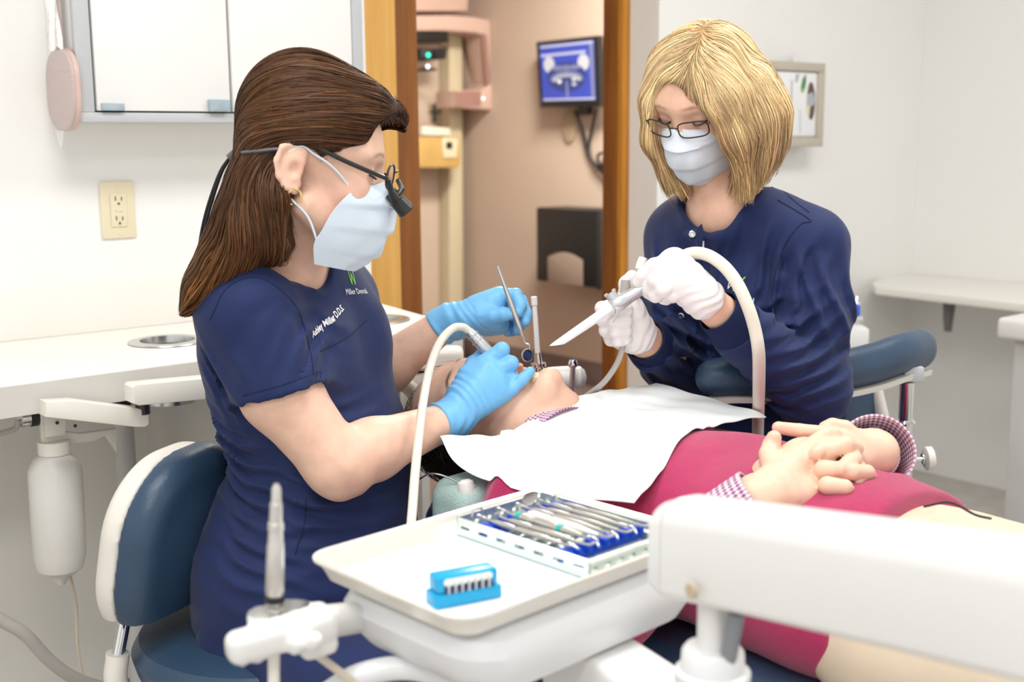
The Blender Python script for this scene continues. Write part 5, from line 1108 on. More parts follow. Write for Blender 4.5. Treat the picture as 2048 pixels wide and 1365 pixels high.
for e, cu, w_, r0, r1 in ((eL, cuffL, wL, .044, .037), (eR, cuffR, wR, .041, .036)):
    d = nrm(w_-cu); L = .044 if e is eL else .03
    obj('knit_cuff', MB().lathe([(-.012, r0*.9), (-.004, r0), (.004, r0), (L*.5, (r0+r1)/2), (L, r1), (L+.001, r1-.003), (L*.3, r1-.004)], cu, cu+d, 36, False), 'navy_rib', asst)
for px, py in ((1434, 451), (1362, 632), (1407, 546)):
    h = jb.ray_cast(Vector(CAM), Vector(ray(px, py)), 4)
    if h[0] is not None:
        n_ = np.array(h[1]); q = np.array(h[0]); obj('snap_button', MB().lathe([(0, .0055), (.0016, .0055), (.0022, .004), (.0016, .002)], q-n_*.0005, q+n_, 18), 'chrome', jk)
# turned-back placket flap with its snap
Y_ = 1.975
fl = [[at(1404, 448, 1.99), at(1394, 456, 1.975), at(1370, 460, 1.985)], [at(1408, 465, 1.985), at(1392, 476, 1.965), at(1366, 468, 1.985)], [at(1404, 497, 1.975), at(1396, 497, 1.962), at(1384, 488, 1.975)]]
obj('placket_flap', sheet([spl(r, 4) for r in fl], .002), 'navy_cloth', jk)
q = at(1385, 469, 1.962); obj('snap_button', MB().lathe([(0, .0055), (.0016, .0055), (.002, .004), (.0008, .002)], q+V(0, .003, 0), q+V(-.2, -.8, .2), 18), 'chrome', jk)
us = [[at(1402+x, y, 1.992) for x in (-6, 0, 6)] for y in (482, 490, 500, 512)]
obj('undershirt', sheet(us, .002), 'paper_white', asst)
# logo
ex2 = nrm(at(1524, 612, 1.955)-at(1440, 598, 1.995)); ey2 = nrm(Z3-ex2*ex2[2])
h = jb.ray_cast(Vector(CAM), Vector(ray(1500, 575)), 4); o2 = (np.array(h[0]) if h[0] is not None else at(1500, 575, 1.99))-ex2*.028-ey2*.022
decal('logo_text', text_mesh('Miller Dental', .0150, .0001), o2, ex2, ey2, jb, 'thread_white', jk)
decal('logo_text', text_mesh('Family Dentistry', .0078), o2-ey2*.0150+ex2*.022, ex2, ey2, jb, 'thread_white', jk)
decal('logo_line', stroke_bm([[(.004, -.0095), (.046, -.0095)]], .0014), o2, ex2, ey2, jb, 'thread_green', jk)
decal('logo_mark', stroke_bm([[(-.010, .036), (-.010, .014), (.004, .034)], [(-.010, .036), (-.005, .034)]], .0016), o2, ex2, ey2, jb, 'thread_white', jk)
decal('logo_mark', stroke_bm([[(-.004, .034), (.001, .012), (.018, .038)]], .0024), o2, ex2, ey2, jb, 'thread_green', jk)
p = SDF((-.02, 1.7, .32), (.90, 2.7, .80), .006); hipc = at(1480, 1010, 2.16)
p.add(ec(hipc+V(0, 0, .06), hipc-V(0, 0, .04), aL, (.18, .15), (.185, .15)), .02)
for s in (-1, 1): h0 = hipc+aL*s*.09-V(0, 0, .05); p.add(rc(h0, h0+nrm(aF*.35+aL*s*.75)*.28, .085, .07), .03)
sobj('scrub_trousers', p, 'navy_cloth', asst)
for s in (-1, 1):
    h0 = hipc+aL*s*.09-V(0, 0, .05); kn = h0+nrm(aF*.35+aL*s*.75)*.28; q = SDF((-.1, 1.6, 0), (1., 2.8, .50), .01); ft = V(kn[0], kn[1], .06); q.add(rc(kn-V(0, 0, .02), ft, .056, .044), .02); q.add(rc(ft-V(0, 0, .025), ft+aF*.10-V(0, 0, .03), .036, .026), .015); q.plane((0, 0, .002), (0, 0, -1)); sobj('lower_leg', q, 'navy_cloth', asst)
# gloves
glove('glove', aLh_palm, aLh_fing, wL, nrm(eL-wL), 'latex_white', asst, .026, .0290, .031)
glove('glove', aRh_palm, aRh_fing, wR, nrm(eR-wR), 'latex_white', asst, .022, .0295, .032)
# mask, eyes, glasses
obj('face_mask', sheet(mask_grid(aH, droop=.98), .0014), 'mask_pale', asst, sharp=60)
for s in (-1, 1):
    obj('eyelashes', MB().tube(spl([aH(s*.020, .088, .008), aH(s*.030, .0938, .0055), aH(s*.040, .0915, .007), aH(s*.048, .084, .010)], 5), .0019, 6), 'lash', asst)
    obj('ear_loop', MB().tube(spl([aH(s*.060, .062, -.012), aH(s*.072, .035, .008), aH(s*.079, .000, .033)], 6), .0014, 8), 'mask_pale', asst)
    obj('ear_loop', MB().tube(spl([aH(s*.066, .030, -.092), aH(s*.074, .005, -.05), aH(s*.079, -.016, -.022)], 6), .0014, 8), 'mask_pale', asst)
gl = thing('eyeglasses', 'thin dark framed eyeglasses on the blond woman', 'glasses', aH(0, .11, .012))
for s in (-1, 1):
    ring = []
    for a in np.linspace(0, 2*pi, 41)[:-1]:
        ca, sa = cos(a), sin(a); x = s*.0335+.0255*np.sign(ca)*abs(ca)**.55; z = .011+.0150*np.sign(sa)*abs(sa)**.6; ring.append(aH(x, .1165-.9*max(0, abs(x)-.012)**1.35, z-.003))
    obj('lens_rim', MB().tube(ring+[ring[0]], .0012, 8), 'black_plastic', gl); mb = MB(); mb.v = [tuple(q) for q in ring]; mb.f = [tuple(range(len(ring)))]; obj('lens', mb, 'lens', gl)
    obj('temple_arm', MB().tube(spl([aH(s*.060, .100, .015), aH(s*.072, .088, .016), aH(s*.078, .05, .022), aH(s*.080, .0, .034), aH(s*.078, -.03, .018)], 5), [.0026]*6+[.0018]*15, 8, flat=.6), 'black_plastic', gl)
    obj('nose_pad', MB().tube([aH(s*.009, .116, .008), aH(s*.011, .108, .002)], .0016, 8), 'lens', gl)
obj('bridge', MB().tube(spl([aH(-.0088, .1165, .012), aH(0, .119, .0145), aH(.0088, .1165, .012)], 4), .0013, 8), 'black_plastic', gl)
seam('sleeve_seam', [(1555, 400), (1620, 440), (1600, 450), (1565, 500), (1545, 580), (1548, 650)], jb, 'navy_seam', jk); seam('seam', [(1540, 355), (1580, 395), (1618, 425)], jb, 'navy_seam', jk); seam('placket_edge', [(1402, 505), (1400, 560), (1396, 640), (1380, 740)], jb, 'navy_seam', jk)
# hair
_at0 = at
def at(x, y, Y): return _at0(x, y, Y+.05)
hs_ = SDF((.17, 1.74, 1.06), (.54, 2.26, 1.45), .0035)
hs_.add(el(aH(0, -.006, .047), (.080, .096, .076), aH.R), .02)
hs_.add(el(aH(0, -.040, .02), (.078, .066, .075), aH.R), .03)
yv = V(0, 1, 0)
# image-right side fall (her left) and image-left side fall (her right)
sideL = [(at(1496, 170, 1.93), .062, .044), (at(1514, 225, 1.94), .068, .045), (at(1516, 280, 1.95), .060, .040), (at(1508, 330, 1.95), .042, .028), (at(1494, 368, 1.94), .020, .014)]
for (c0_, w0_, d0_), (c1_, w1_, d1_) in zip(sideL[:-1], sideL[1:]): hs_.add(ec(c0_, c1_, yv, (w0_, d0_), (w1_, d1_)), .02)
hs_.add([rc(at(1440, 120, 1.90), at(1452, 200, 1.865), .034, .030), rc(at(1452, 200, 1.865), at(1478, 270, 1.865), .030, .024), rc(at(1478, 270, 1.865), at(1487, 340, 1.885), .022, .012)], .02)
hs_.add([rc(at(1335, 125, 1.97), at(1310, 200, 1.955), .026, .020), rc(at(1310, 200, 1.955), at(1313, 280, 1.97), .020, .018), rc(at(1313, 280, 1.97), at(1338, 345, 1.99), .018, .012), rc(at(1338, 345, 1.99), at(1360, 378, 2.0), .012, .006)], .02)
hs_.cut(el(aH(.004, .105, -.02), (.052, .060, .085), aH.R), .008); hs_.cut(el(aH(.010, .11, .045), (.042, .042, .050), aH.R), .008); hs_.cut(el(aH(0, .03, -.11), (.06, .06, .06), aH.R), .01)
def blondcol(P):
    n = len(P); z = np.clip((1.42-P[:, 2])/.26, 0, 1)[:, None]; a = np.array((.78, .58, .32)); b = np.array((.46, .29, .13)); c = a*(1-z)+b*z; return c*np.exp(rng.normal(0, .30, (n, 1))+.22*np.sin(170*P[:, :1]-120*P[:, 1:2]))*(1+rng.normal(0, .05, (n, 3)))  # highlight tone painted in at the crown, shadow tone towards the ends
hair = sobj('hair', hs_, 'hair', asst, colfn=lambda v: np.tile((.36, .22, .09), (len(v), 1)))
G = [[at(1372, 128, 1.84), at(1405, 160, 1.835), at(1440, 225, 1.835), at(1470, 285, 1.845), at(1485, 350, 1.87), at(1486, 400, 1.89)],
     [at(1390, 100, 1.86), at(1440, 130, 1.86), at(1485, 210, 1.86), at(1500, 300, 1.88), at(1498, 390, 1.90)],
     [at(1410, 75, 1.90), at(1470, 100, 1.88), at(1530, 180, 1.88), at(1540, 270, 1.90), at(1515, 350, 1.93), at(1500, 390, 1.94)],
     [at(1430, 55, 1.95), at(1500, 75, 1.94), at(1560, 160, 1.94), at(1570, 240, 1.95), at(1545, 320, 1.96), at(1520, 370, 1.97)],
     [at(1450, 48, 2.0), at(1530, 90, 2.02), at(1572, 190, 2.02), at(1560, 290, 2.02), at(1530, 360, 2.02)],
     [at(1366, 125, 1.86), at(1330, 140, 1.89), at(1310, 190, 1.92), at(1308, 260, 1.94), at(1325, 330, 1.97), at(1355, 390, 1.99)],
     [at(1390, 85, 1.90), at(1345, 105, 1.92), at(1300, 190, 1.96), at(1302, 270, 1.97), at(1325, 350, 1.99), at(1345, 390, 2.0)],
     [at(1410, 60, 1.96), at(1360, 80, 1.99), at(1310, 170, 2.02), at(1300, 260, 2.02), at(1330, 350, 2.02)]]
zen = lambda Q: 1.135+np.maximum(Q[:, :, 0]-.39, 0)*1.1
frz = lambda P: (P[:, 2] < 1.175).astype(float)
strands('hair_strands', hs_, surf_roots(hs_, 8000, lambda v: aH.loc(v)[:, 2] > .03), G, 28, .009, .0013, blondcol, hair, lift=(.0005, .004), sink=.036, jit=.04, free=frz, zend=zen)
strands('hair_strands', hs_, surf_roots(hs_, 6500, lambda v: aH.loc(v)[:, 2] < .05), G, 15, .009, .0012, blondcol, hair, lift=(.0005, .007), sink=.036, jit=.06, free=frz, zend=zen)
at = _at0
# ------------------------------------------------------------------ patient
mat('sweater_red', (.42, .024, .105), .85, bump=.35, scale=700, var=.06, vscale=60, sheen=.3, spec=.2)
mat('khaki', (.70, .58, .44), .8, bump=.15, scale=800, var=.03, vscale=20)
mat('tooth', (.85, .72, .48), .25); mat('mouth_red', (.45, .08, .07), .4)
mat('bib_paper', (.83, .87, .875), .75, bump=.12, scale=160)
gingham('gingham', (.80, .74, .78), (.28, .05, .20), 1.)
am_ = radians(46); pA = V(cos(am_), -sin(am_), 0); pR = V(-sin(am_), -cos(am_), 0)      # towards the feet; towards his right
pat = thing('person', 'patient in red sweater and khaki trousers lying back with clasped hands', 'person', V(.3, 1.6, .56))
NB = V(.075, 1.845, .715)
def pt(s, r, z): return NB*V(1, 1, 0)+pA*s+pR*r+V(0, 0, z)
# head: vertex direction left in the picture, face upwards, turned a little to us
vx = nrm(V(-.93, .30, -.06)); fc = nrm(V(-.02, -.36, .93)); fc = nrm(fc-vx*np.dot(vx, fc))
pc = at(975, 838, 1.935); pH = Fr(pc, fc, vx, 1.02)
ptor = [(pt(0.0, 0, .705), .10, .075), (pt(.05, 0, .70), .19, .095), (pt(.16, 0, .69), .195, .115), (pt(.30, 0, .685), .19, .118), (pt(.42, 0, .68), .19, .122), (pt(.54, 0, .67), .19, .118), (pt(.66, 0, .655), .19, .11)]
_PX = PX
def hy(p): return (p[0], p[1], p[2]-.015-max(0, p[1]-900)*.0006)
def ah(*p): return at(*hy(p))
def PX(l): return [at(*hy(p)) for p in l]
pSR, pER, pWR = pt(.08, .16, .655), pt(.33, .255, .645), ah(1515, 1000, 1.475)
pSL, pEL, pWL = pt(.07, -.185, .70), pt(.36, -.28, .68), ah(1752, 905, 1.60)
# clasped hands
pr_palm = [(pWR, at(1612, 905, 1.515), .028, .020), (pWR, at(1655, 985, 1.475), .027, .020), (at(1560, 960, 1.49), at(1640, 945, 1.49), .030, .026), (at(1540, 950, 1.495), at(1590, 910, 1.515), .024, .018)]
pr_fing = [(PX([(1612, 902, 1.515), (1650, 872, 1.525), (1668, 868, 1.545), (1672, 876, 1.565)]), [.0130, .0105, .0095, .0085]),
           (PX([(1630, 915, 1.505), (1690, 890, 1.505), (1712, 897, 1.53), (1706, 915, 1.56)]), [.0130, .0108, .0098, .0085]),
           (PX([(1648, 940, 1.495), (1705, 945, 1.490), (1735, 945, 1.51), (1742, 955, 1.53)]), [.0128, .0104, .0094, .0082]),
           (PX([(1655, 972, 1.485), (1690, 975, 1.480), (1698, 985, 1.50), (1690, 990, 1.53)]), [.0120, .0095, .0085, .0075]),
           (PX([(1548, 935, 1.50), (1537, 910, 1.51), (1543, 890, 1.515), (1548, 876, 1.515)]), [.0170, .0125, .0115, .0098])]
pl_palm = [(pWL, at(1690, 880, 1.565), .027, .019), (pWL, at(1712, 925, 1.55), .026, .019), (at(1735, 905, 1.585), at(1700, 905, 1.56), .028, .023)]
pl_fing = [(PX([(1688, 878, 1.57), (1650, 868, 1.565), (1600, 862, 1.565), (1556, 856, 1.565)]), [.0125, .0105, .0095, .0085]),
           (PX([(1692, 893, 1.555), (1665, 888, 1.522), (1645, 898, 1.500), (1632, 908, 1.490)]), [.0125, .0105, .0098, .0088]),
           (PX([(1702, 915, 1.55), (1708, 918, 1.518), (1695, 928, 1.494), (1680, 940, 1.484)]), [.0122, .0102, .0096, .0086]),
           (PX([(1715, 935, 1.55), (1728, 955, 1.53), (1718, 975, 1.51), (1706, 986, 1.50)]), [.0112, .009, .0084, .0074]),
           (PX([(1715, 885, 1.58), (1690, 858, 1.58), (1665, 852, 1.58), (1650, 856, 1.575)]), [.0150, .0115, .0105, .009])]
PX = _PX
sd = SDF((-.20, 1.30, .52), (.62, 2.08, .92), .0027)
head_prims(sd, pH, open_mouth=1.)
sd.add(ec(pH(0, -.015, -.055), NB+pA*.02+V(0, 0, .01), pR, (.060, .060), (.068, .062)), .025); sd.add(rc(pH(0, .028, -.115), NB+pA*.01+V(0, 0, .035), .026, .028), .03)
sd.add(rc(pH(.0, .040, -.140), pH(0, .036, -.148), .011), .02)
for (c0_, w0_, d0_), (c1_, w1_, d1_) in zip(ptor[:-1], ptor[1:]): sd.add(ec(c0_, c1_, pR, (w0_-.015, d0_-.015), (w1_-.015, d1_-.015)), .02)
arm(sd, pSR, pER, pWR, (.042, .042, .038, .038, .027)); arm(sd, pSL, pEL, pWL, (.042, .042, .038, .038, .027))
add_hand(sd, pr_palm, pr_fing, kf=.002); add_hand(sd, pl_palm, pl_fing, kf=.002)
bc = skin_col(pH, (.80, .50, .37), (.17, .10, .05), browfac=1.)
def pcol(v):
    c = bc(v); m = (v[:, 0] > .25)[:, None]; c = np.where(m, np.array((.80, .55, .41)), c)
    for p_, r_ in pr_fing+pl_fing: d = ((v-p_[-1])**2).sum(1)[:, None]/.014**2; c = c*(1-.5*np.exp(-d))+np.array((.84, .40, .32))*.5*np.exp(-d)
    return c
sobj('body', sd, 'skin', pat, colfn=pcol)
# nails
for p_, r_ in pr_fing[:3]+pl_fing[:3]: pass
# sweater
g = SDF((-.16, 1.16, .50), (.70, 2.06, .86), .004)
for (c0_, w0_, d0_), (c1_, w1_, d1_) in zip(ptor[:-1], ptor[1:]): g.add(ec(c0_, c1_, pR, (w0_, d0_), (w1_, d1_)), .03)
for sh, e, w_ in ((pSR, pER, pWR), (pSL, pEL, pWL)):
    d = nrm(w_-e); cu = w_-d*.052; s_ = SDF(g.lo, g.lo+g.h*(g.n-1), g.h); s_.F = s_.F[:g.n[0], :g.n[1], :g.n[2]]; s_.n = np.array(s_.F.shape); s_.ax = [q[:n_] for q, n_ in zip(s_.ax, s_.n)]
    s_.add([rc(sh, e, .066, .055)], .02); s_.add(rc(e, cu+d*.02, .054, .040), .03); s_.plane(cu, d); merge(g, s_, .02)
g.plane(pt(.60, 0, .7), pA+V(0, 0, .12)); g.cut(rc(pH(0, 0, -.1), NB+V(0, 0, .055)-pA*.01, .075, .062), .006)
g.disp(lambda x, y, z: .0025*np.sin(25*x-18*y)*np.sin(22*y+14*z+9*x))
for pts, r, am in (([(1700, 1000, 1.47), (1760, 990, 1.47), (1800, 960, 1.52)], .014, .006), ([(1780, 940, 1.56), (1790, 990, 1.5)], .012, -.006), ([(1620, 1030, 1.44), (1700, 1040, 1.43)], .016, .004)): g.fold([at(*p) for p in pts], r, am)
sw = sobj('sweater', g, 'sweater_red', pat)
# trousers
p = SDF((.26, .88, .44), (.98, 1.62, .82), .0055)
p.add(ec(pt(.52, 0, .665), pt(.68, 0, .645), pR, (.178, .108), (.182, .108)), .02)
for s in (-1, 1):
    h0 = pt(.64, s*.095, .645); p.add(rc(h0, pt(.98, s*.12, .665), .098, .078), .03); 
p.plane(pt(1.02, 0, .7), pA); p.fold([at(1850, 1010, 1.42), at(1905, 1003, 1.39), at(1960, 1025, 1.36), at(1990, 1030, 1.34)], .006, -.004)
p.disp(lambda x, y, z: .003*np.sin(30*x+24*y)*np.sin(26*y-11*z))
tr = sobj('trousers', p, 'khaki', pat)
obj('pocket_welt', MB().tube(spl([at(1848, 1014, 1.395), at(1900, 1006, 1.37), at(1950, 1030, 1.35), at(1982, 1038, 1.33)], 6), .0015, 6), 'dark_gap', tr)
# cuffs (gingham)
def cuff(name, c, d, r0, r1, L, nm='gingham', tilt=None):
    d = nrm(d); u = nrm(np.cross(d, Z3)); v_ = np.cross(d, u); me = bpy.data.meshes.new(name); vs = []; fs = []; uv = []; n = 40; rows = [(0, r0), (L*.5, (r0+r1)/2), (L, r1), (L, r1-.003), (0, r0-.004)]
    for i, (t_, r_) in enumerate(rows):
        for j in range(n): a = 2*pi*j/n; vs.append(c+d*t_+r_*(cos(a)*u+sin(a)*v_)); uv.append((j/n*46, t_/.0085 if i < 3 else -t_/.0085))
    for i in range(4):
        for j in range(n): fs.append((i*n+j, i*n+(j+1) % n, (i+1)*n+(j+1) % n, (i+1)*n+j))
    b = wpos(pat); me.from_pydata([tuple(np.array(v)-b) for v in vs], [], fs); ul = me.uv_layers.new(name='uv')
    for poly in me.polygons:
        for li, vi in zip(poly.loop_indices, poly.vertices):
            q = uv[vi]; qq = q[0]+(46 if (vi % n) == 0 and any(x % n == n-1 for x in poly.vertices) else 0); ul.data[li].uv = (qq, q[1])
    me.shade_smooth(); me.set_sharp_from_angle(angle=radians(50)); o = bpy.data.objects.new(name, me); COL.objects.link(o); me.materials.append(MATS[nm]); o.parent = pat; return o
dR_ = nrm(pWR-pER); cuff('shirt_cuff', pWR-dR_*.062, dR_, .042, .040, .064)
dL_ = nrm(pWL-pEL); cuff('shirt_cuff', pWL-dL_*.062, dL_, .042, .052, .070)
# collar
rows = []; me = bpy.data.meshes.new('collar')
vs = []; fs = []; uv = []; n = 40
nx = nrm(NB+pA*.02+V(0, 0, .01)-pH(0, -.015, -.055)); u = pR; v_ = np.cross(nx, u); c_ = NB+V(0, 0, .012)-nx*.036
for i, (t_, r_) in enumerate(((-.010, .071), (.012, .076), (.032, .086), (.032, .083), (-.010, .068))):
    for j in range(n): a = 2*pi*j/n; vs.append(tuple(c_+nx*t_+r_*(cos(a)*u+sin(a)*v_*.95)-wpos(pat))); uv.append((j/n*80, t_/.0065))
for i in range(4):
    for j in range(n-1): fs.append((i*n+j, i*n+(j+1), (i+1)*n+(j+1), (i+1)*n+j))
    fs.append((i*n+n-1, i*n, (i+1)*n, (i+1)*n+n-1))
me.from_pydata(vs, [], fs); ul = me.uv_layers.new(name='uv')
for poly in me.polygons:
    for li, vi in zip(poly.loop_indices, poly.vertices): ul.data[li].uv = uv[vi]
me.shade_smooth(); o = bpy.data.objects.new('shirt_collar', me); COL.objects.link(o); me.materials.append(MATS['gingham']); o.parent = pat
# teeth
for k in range(6):
    a = (k-2.5)*.36; obj('tooth', MB().lathe([(0, .0042), (.004, .0046), (.008, .0038), (.0095, .002)], pH(.019*sin(a), .072+.018*cos(a), -.054), pH(.019*sin(a), .073+.018*cos(a), -.2), 10), 'tooth', pat)
    obj('tooth', MB().lathe([(0, .0040), (.004, .0044), (.008, .0036), (.0095, .002)], pH(.018*sin(a), .060+.018*cos(a), -.100), pH(.018*sin(a), .064+.018*cos(a), .1), 10), 'tooth', pat)
for s in (-1, 1): obj('eyelashes', MB().tube(spl([pH(s*.020, .088, .008), pH(s*.030, .0935, .0055), pH(s*.040, .091, .007), pH(s*.047, .084, .010)], 5), .0012, 6), 'lash', pat)
# watch and ring
wd = nrm(pWL-pEL); wc = pWL-wd*.012
t = thing('wristwatch', 'silver wristwatch under the checked cuff of the far wrist', 'watch', wc)
u = nrm(np.cross(wd, Z3)); v_ = np.cross(wd, u)
obj('band', MB().tube([wc+.0305*(cos(a)*u+sin(a)*v_) for a in np.linspace(0, 2*pi, 37)], .004, 8, flat=.5), 'chrome', t)
up_ = nrm(V(-.1, -.5, .85)-wd*np.dot(V(-.1, -.5, .85), wd)); obj('case', MB().lathe([(0, .014), (.006, .015), (.009, .012)], wc+up_*.027, wc+up_, 24), 'chrome', t)
rp = at(1704, 912, 1.519); rd = nrm(at(1708, 918, 1.518)-at(1695, 928, 1.494))
u = nrm(np.cross(rd, Z3)); v_ = np.cross(rd, u); q = at(1706, 920, 1.512)
tag(obj('ring', MB().tube([q+.0112*(cos(a)*u+sin(a)*v_) for a in np.linspace(0, 2*pi, 25)], .0013, 8), 'chrome'), 'silver ring on a finger of the clasped hands', 'ring')
# hair
hs_ = SDF((-.26, 1.80, .60), (.10, 2.10, .92), .004)
hs_.add(el(pH(0, -.020, .056), np.array((.080, .098, .086)), pH.R), .02); hs_.cut(el(pH(0, .075, -.02), (.10, .085, .105), pH.R), .006); hs_.cut(el(pH(0, .09, .06), (.07, .045, .065), pH.R), .006)
for s in (-1, 1): hs_.cut(el(pH(s*.085, .004, -.01), (.03, .03, .04), pH.R), .005)
def darkcol(P): n = len(P); return np.array((.035, .025, .018))*np.exp(rng.normal(0, .5, (n, 1)))
hair = sobj('hair', hs_, 'hair', pat, colfn=lambda v: np.tile((.03, .022, .016), (len(v), 1)))
G = [[pH(.05, .04, .12), pH(.07, -.02, .09), pH(.07, -.07, .04), pH(.05, -.10, 0)], [pH(0, .05, .14), pH(0, -.05, .15), pH(0, -.11, .08)], [pH(-.05, .04, .12), pH(-.07, -.03, .09), pH(-.05, -.10, .03)], [pH(.08, .02, .05), pH(.078, -.03, .03), pH(.065, -.07, -.01)]]
strands('hair_strands', hs_, surf_roots(hs_, 1500, lambda v: v[:, 2] > 0), G, 7, .006, .0016, darkcol, hair, lift=(.001, .006), sink=.03, jit=.25)
# bib: stiff paper resting on the chest
hb_ = bvh_of(sw)
t = thing('patient_bib', 'white paper bib spread over the red sweater', 'bib', pt(.15, 0, .80))
TE = np.array(spl([at(880, 873, 1.75), at(940, 874, 1.775), at(995, 872, 1.80), at(1030, 858, 1.82), at(1130, 806, 1.87), at(1200, 786, 1.90), at(1250, 777, 1.93), at(1312, 767, 1.97)], 6))
BE = np.array(spl([at(1268, 1006, 1.44), at(1330, 935, 1.545), at(1395, 864, 1.665), at(1440, 850, 1.75), at(1532, 836, 1.86)], 8))
nu, nv = 56, 46
def along(E, v): q = v*(len(E)-1); a = int(min(q, len(E)-2)); return E[a]*(1-q+a)+E[a+1]*(q-a)
P = np.zeros((nv, nu, 3)); base = np.zeros((nv, nu))
nb_ = np.array(spl([at(880, 873, 1.75), at(905, 920, 1.735), at(960, 958, 1.70), at(1012, 972, 1.66), at(1130, 1000, 1.56), at(1268, 1006, 1.44)], 6))
for i in range(nv):
    for j in range(nu):
        u, v_ = i/(nv-1), j/(nu-1); p = along(TE, v_)*(1-u)+along(BE, v_)*u; p = p+(along(nb_, u)-(TE[0]*(1-u)+BE[0]*u))*(1-v_)**2
        h = hb_.ray_cast(Vector((p[0], p[1], 1.2)), Vector((0, 0, -1)), .6); P[i, j] = p; base[i, j] = h[0][2]+.004 if h[0] is not None else -1
lin = P[:, :, 2].copy(); Zg = np.maximum(lin, base)
for _ in range(60):
    Q = np.pad(Zg, 1, mode='edge'); Zn = (Q[:-2, 1:-1]+Q[2:, 1:-1]+Q[1:-1, :-2]+Q[1:-1, 2:])/4; Zn[0] = np.maximum(lin[0], base[0]); Zn[:, 0] = np.maximum(lin[:, 0], base[:, 0]); Zn[-1] = np.maximum(lin[-1], base[-1]); Zg = np.maximum(Zn, base)
P[:, :, 2] = Zg
ii, jj = np.meshgrid(np.arange(nv), np.arange(nu), indexing='ij'); P[:, :, 2] += .0018*np.sin(ii*.35+jj*.22)+.0010*np.sin(jj*.8-ii*.3)
obj('sheet', sheet(P, .0012), 'bib_paper', t)
fl = [[at(1002, 862, 1.80), at(1012, 861, 1.81), at(1024, 861, 1.815)], [at(999, 873, 1.795), at(1012, 874, 1.80), at(1036, 874, 1.80)]]
obj('folded_corner', sheet([spl(r, 3) for r in fl], .001), 'bib_paper', t)
# bib clip and chain
t = thing('bib_clip', 'white bib clip with bent metal chain end near the tray rim', 'clip', at(940, 985, 1.72))
c = at(930, 975, 1.72); obj('jaw', MB().lathe([(0, .006), (.004, .0125), (.018, .0145), (.030, .011), (.036, .006)], c+V(0, 0, .012), c+V(.012, -.01, -.05), 20), 'white_plastic', t)
obj('tooth_grip', MB().box(c+V(.008, -.006, -.014), c+V(.017, .004, .006), .002), 'chrome', t); obj('jaw_ring', MB().lathe([(0, .006), (.006, .006)], c+V(.006, -.008, -.004), c+V(.05, -.06, -.004), 14), 'white_plastic', t)
obj('wire', MB().tube(spl([c+V(-.006, 0, .006), at(895, 955, 1.73), at(862, 948, 1.74), at(835, 962, 1.75)], 6), .0016, 8), 'chrome', t)
# ------------------------------------------------------------------ dental chair
t = thing('dental_chair', 'reclined dental chair with blue vinyl under the patient', 'dental chair', V(.35, 1.5, 0))
ub_ = np.array([pA, pR, Z3])
sd = SDF((-.20, .70, .42), (1.0, 2.10, .66), .006)
sd.add(bxp(pt(.28, 0, .545), (.33, .225, .045), ub_, .04), .01); sd.add(bxp(pt(.86, 0, .52), (.28, .24, .05), ub_, .045), .03)
sobj('upholstery', sd, 'vinyl_blue', t)
obj('shell', MB(Matrix(((pA[0], pR[0], 0, pt(0, 0, 0)[0]), (pA[1], pR[1], 0, pt(0, 0, 0)[1]), (0, 0, 1, 0), (0, 0, 0, 1)))).box((-.03, -.20, .445), (.62, .20, .505), .02, 3), 'shell_cream', t)
CHM = Matrix(((pA[0], pR[0], 0, pt(0, 0, 0)[0]), (pA[1], pR[1], 0, pt(0, 0, 0)[1]), (0, 0, 1, 0), (0, 0, 0, 1)))
obj('base', MB(CHM).box((.45, -.16, .0), (1.05, .16, .10), .03, 3), 'shell_cream', t); obj('lift_column', MB(CHM).box((.55, -.10, .10), (.85, .10, .46), .02, 3), 'shell_cream', t)
sd = SDF((-.32, 1.68, .52), (.10, 2.22, .78), .005)
sd.add(bxp(pH(0, -.135, .02), (.12, .028, .085), pH.R, .025), .01); sobj('headrest_pad', sd, 'vinyl_blue', t)
sd = SDF((-.2, 1.55, .54), (.1, 1.95, .78), .005); sd.add(bxp(at(900, 1000, 1.735)+V(.03, .02, -.02), (.05, .05, .05), ub_, .03), .01); sobj('headrest_cover', sd, 'vinyl_teal', t)
c = at(820, 775, 2.12)
obj('headrest_bracket', MB().box(at(800, 830, 2.14)-V(0, 0, 0), at(925, 700, 2.14)+V(0, .06, 0), .012, 3), 'shell_cream', t)
obj('bracket_rod', MB().lathe([(0, .008), (.10, .008)], at(800, 748, 2.08), at(900, 732, 2.08), 16), 'chrome', t)
obj('bracket_cover', MB().tube(spl([at(760, 790, 2.10), at(800, 768, 2.10), at(830, 790, 2.10), at(845, 840, 2.10)], 6), .014, 14), 'shell_cream', t)
obj('back_frame', MB().tube([pt(.1, 0, .50), pH(0, -.17, .03)], [.025, .02], 14), 'chrome', t)
# ------------------------------------------------------------------ assistant's instrument holder behind the patient
Yh = 2.17
t = thing('instrument_holder', 'white bar holding the saliva ejector behind the patient', 'holder', at(1085, 790, Yh))
obj('bar', MB().tube(spl([at(985, 772, Yh), at(1030, 768, Yh), at(1090, 760, Yh), at(1130, 757, Yh), at(1152, 756, Yh)], 5), [.020]*6+[.021]*5+[.0225]*6+[.024]*3+[.018], 20), 'white_plastic', t)
obj('end_cap', MB().lathe([(0, .021), (.010, .021), (.018, .014), (.021, .004)], at(1150, 756, Yh), at(1180, 755, Yh), 22), 'white_plastic', t)
obj('support_post', MB().tube([at(1000, 780, Yh+.02), V(at(1000, 780, Yh)[0], Yh+.02, .30), V(at(1000, 780, Yh)[0]+.05, Yh+.02, .0)], .016, 14), 'shell_cream', t)
t = thing('saliva_ejector', 'thin white saliva ejector standing upright in its holder', 'saliva ejector', at(1078, 770, Yh-.03))
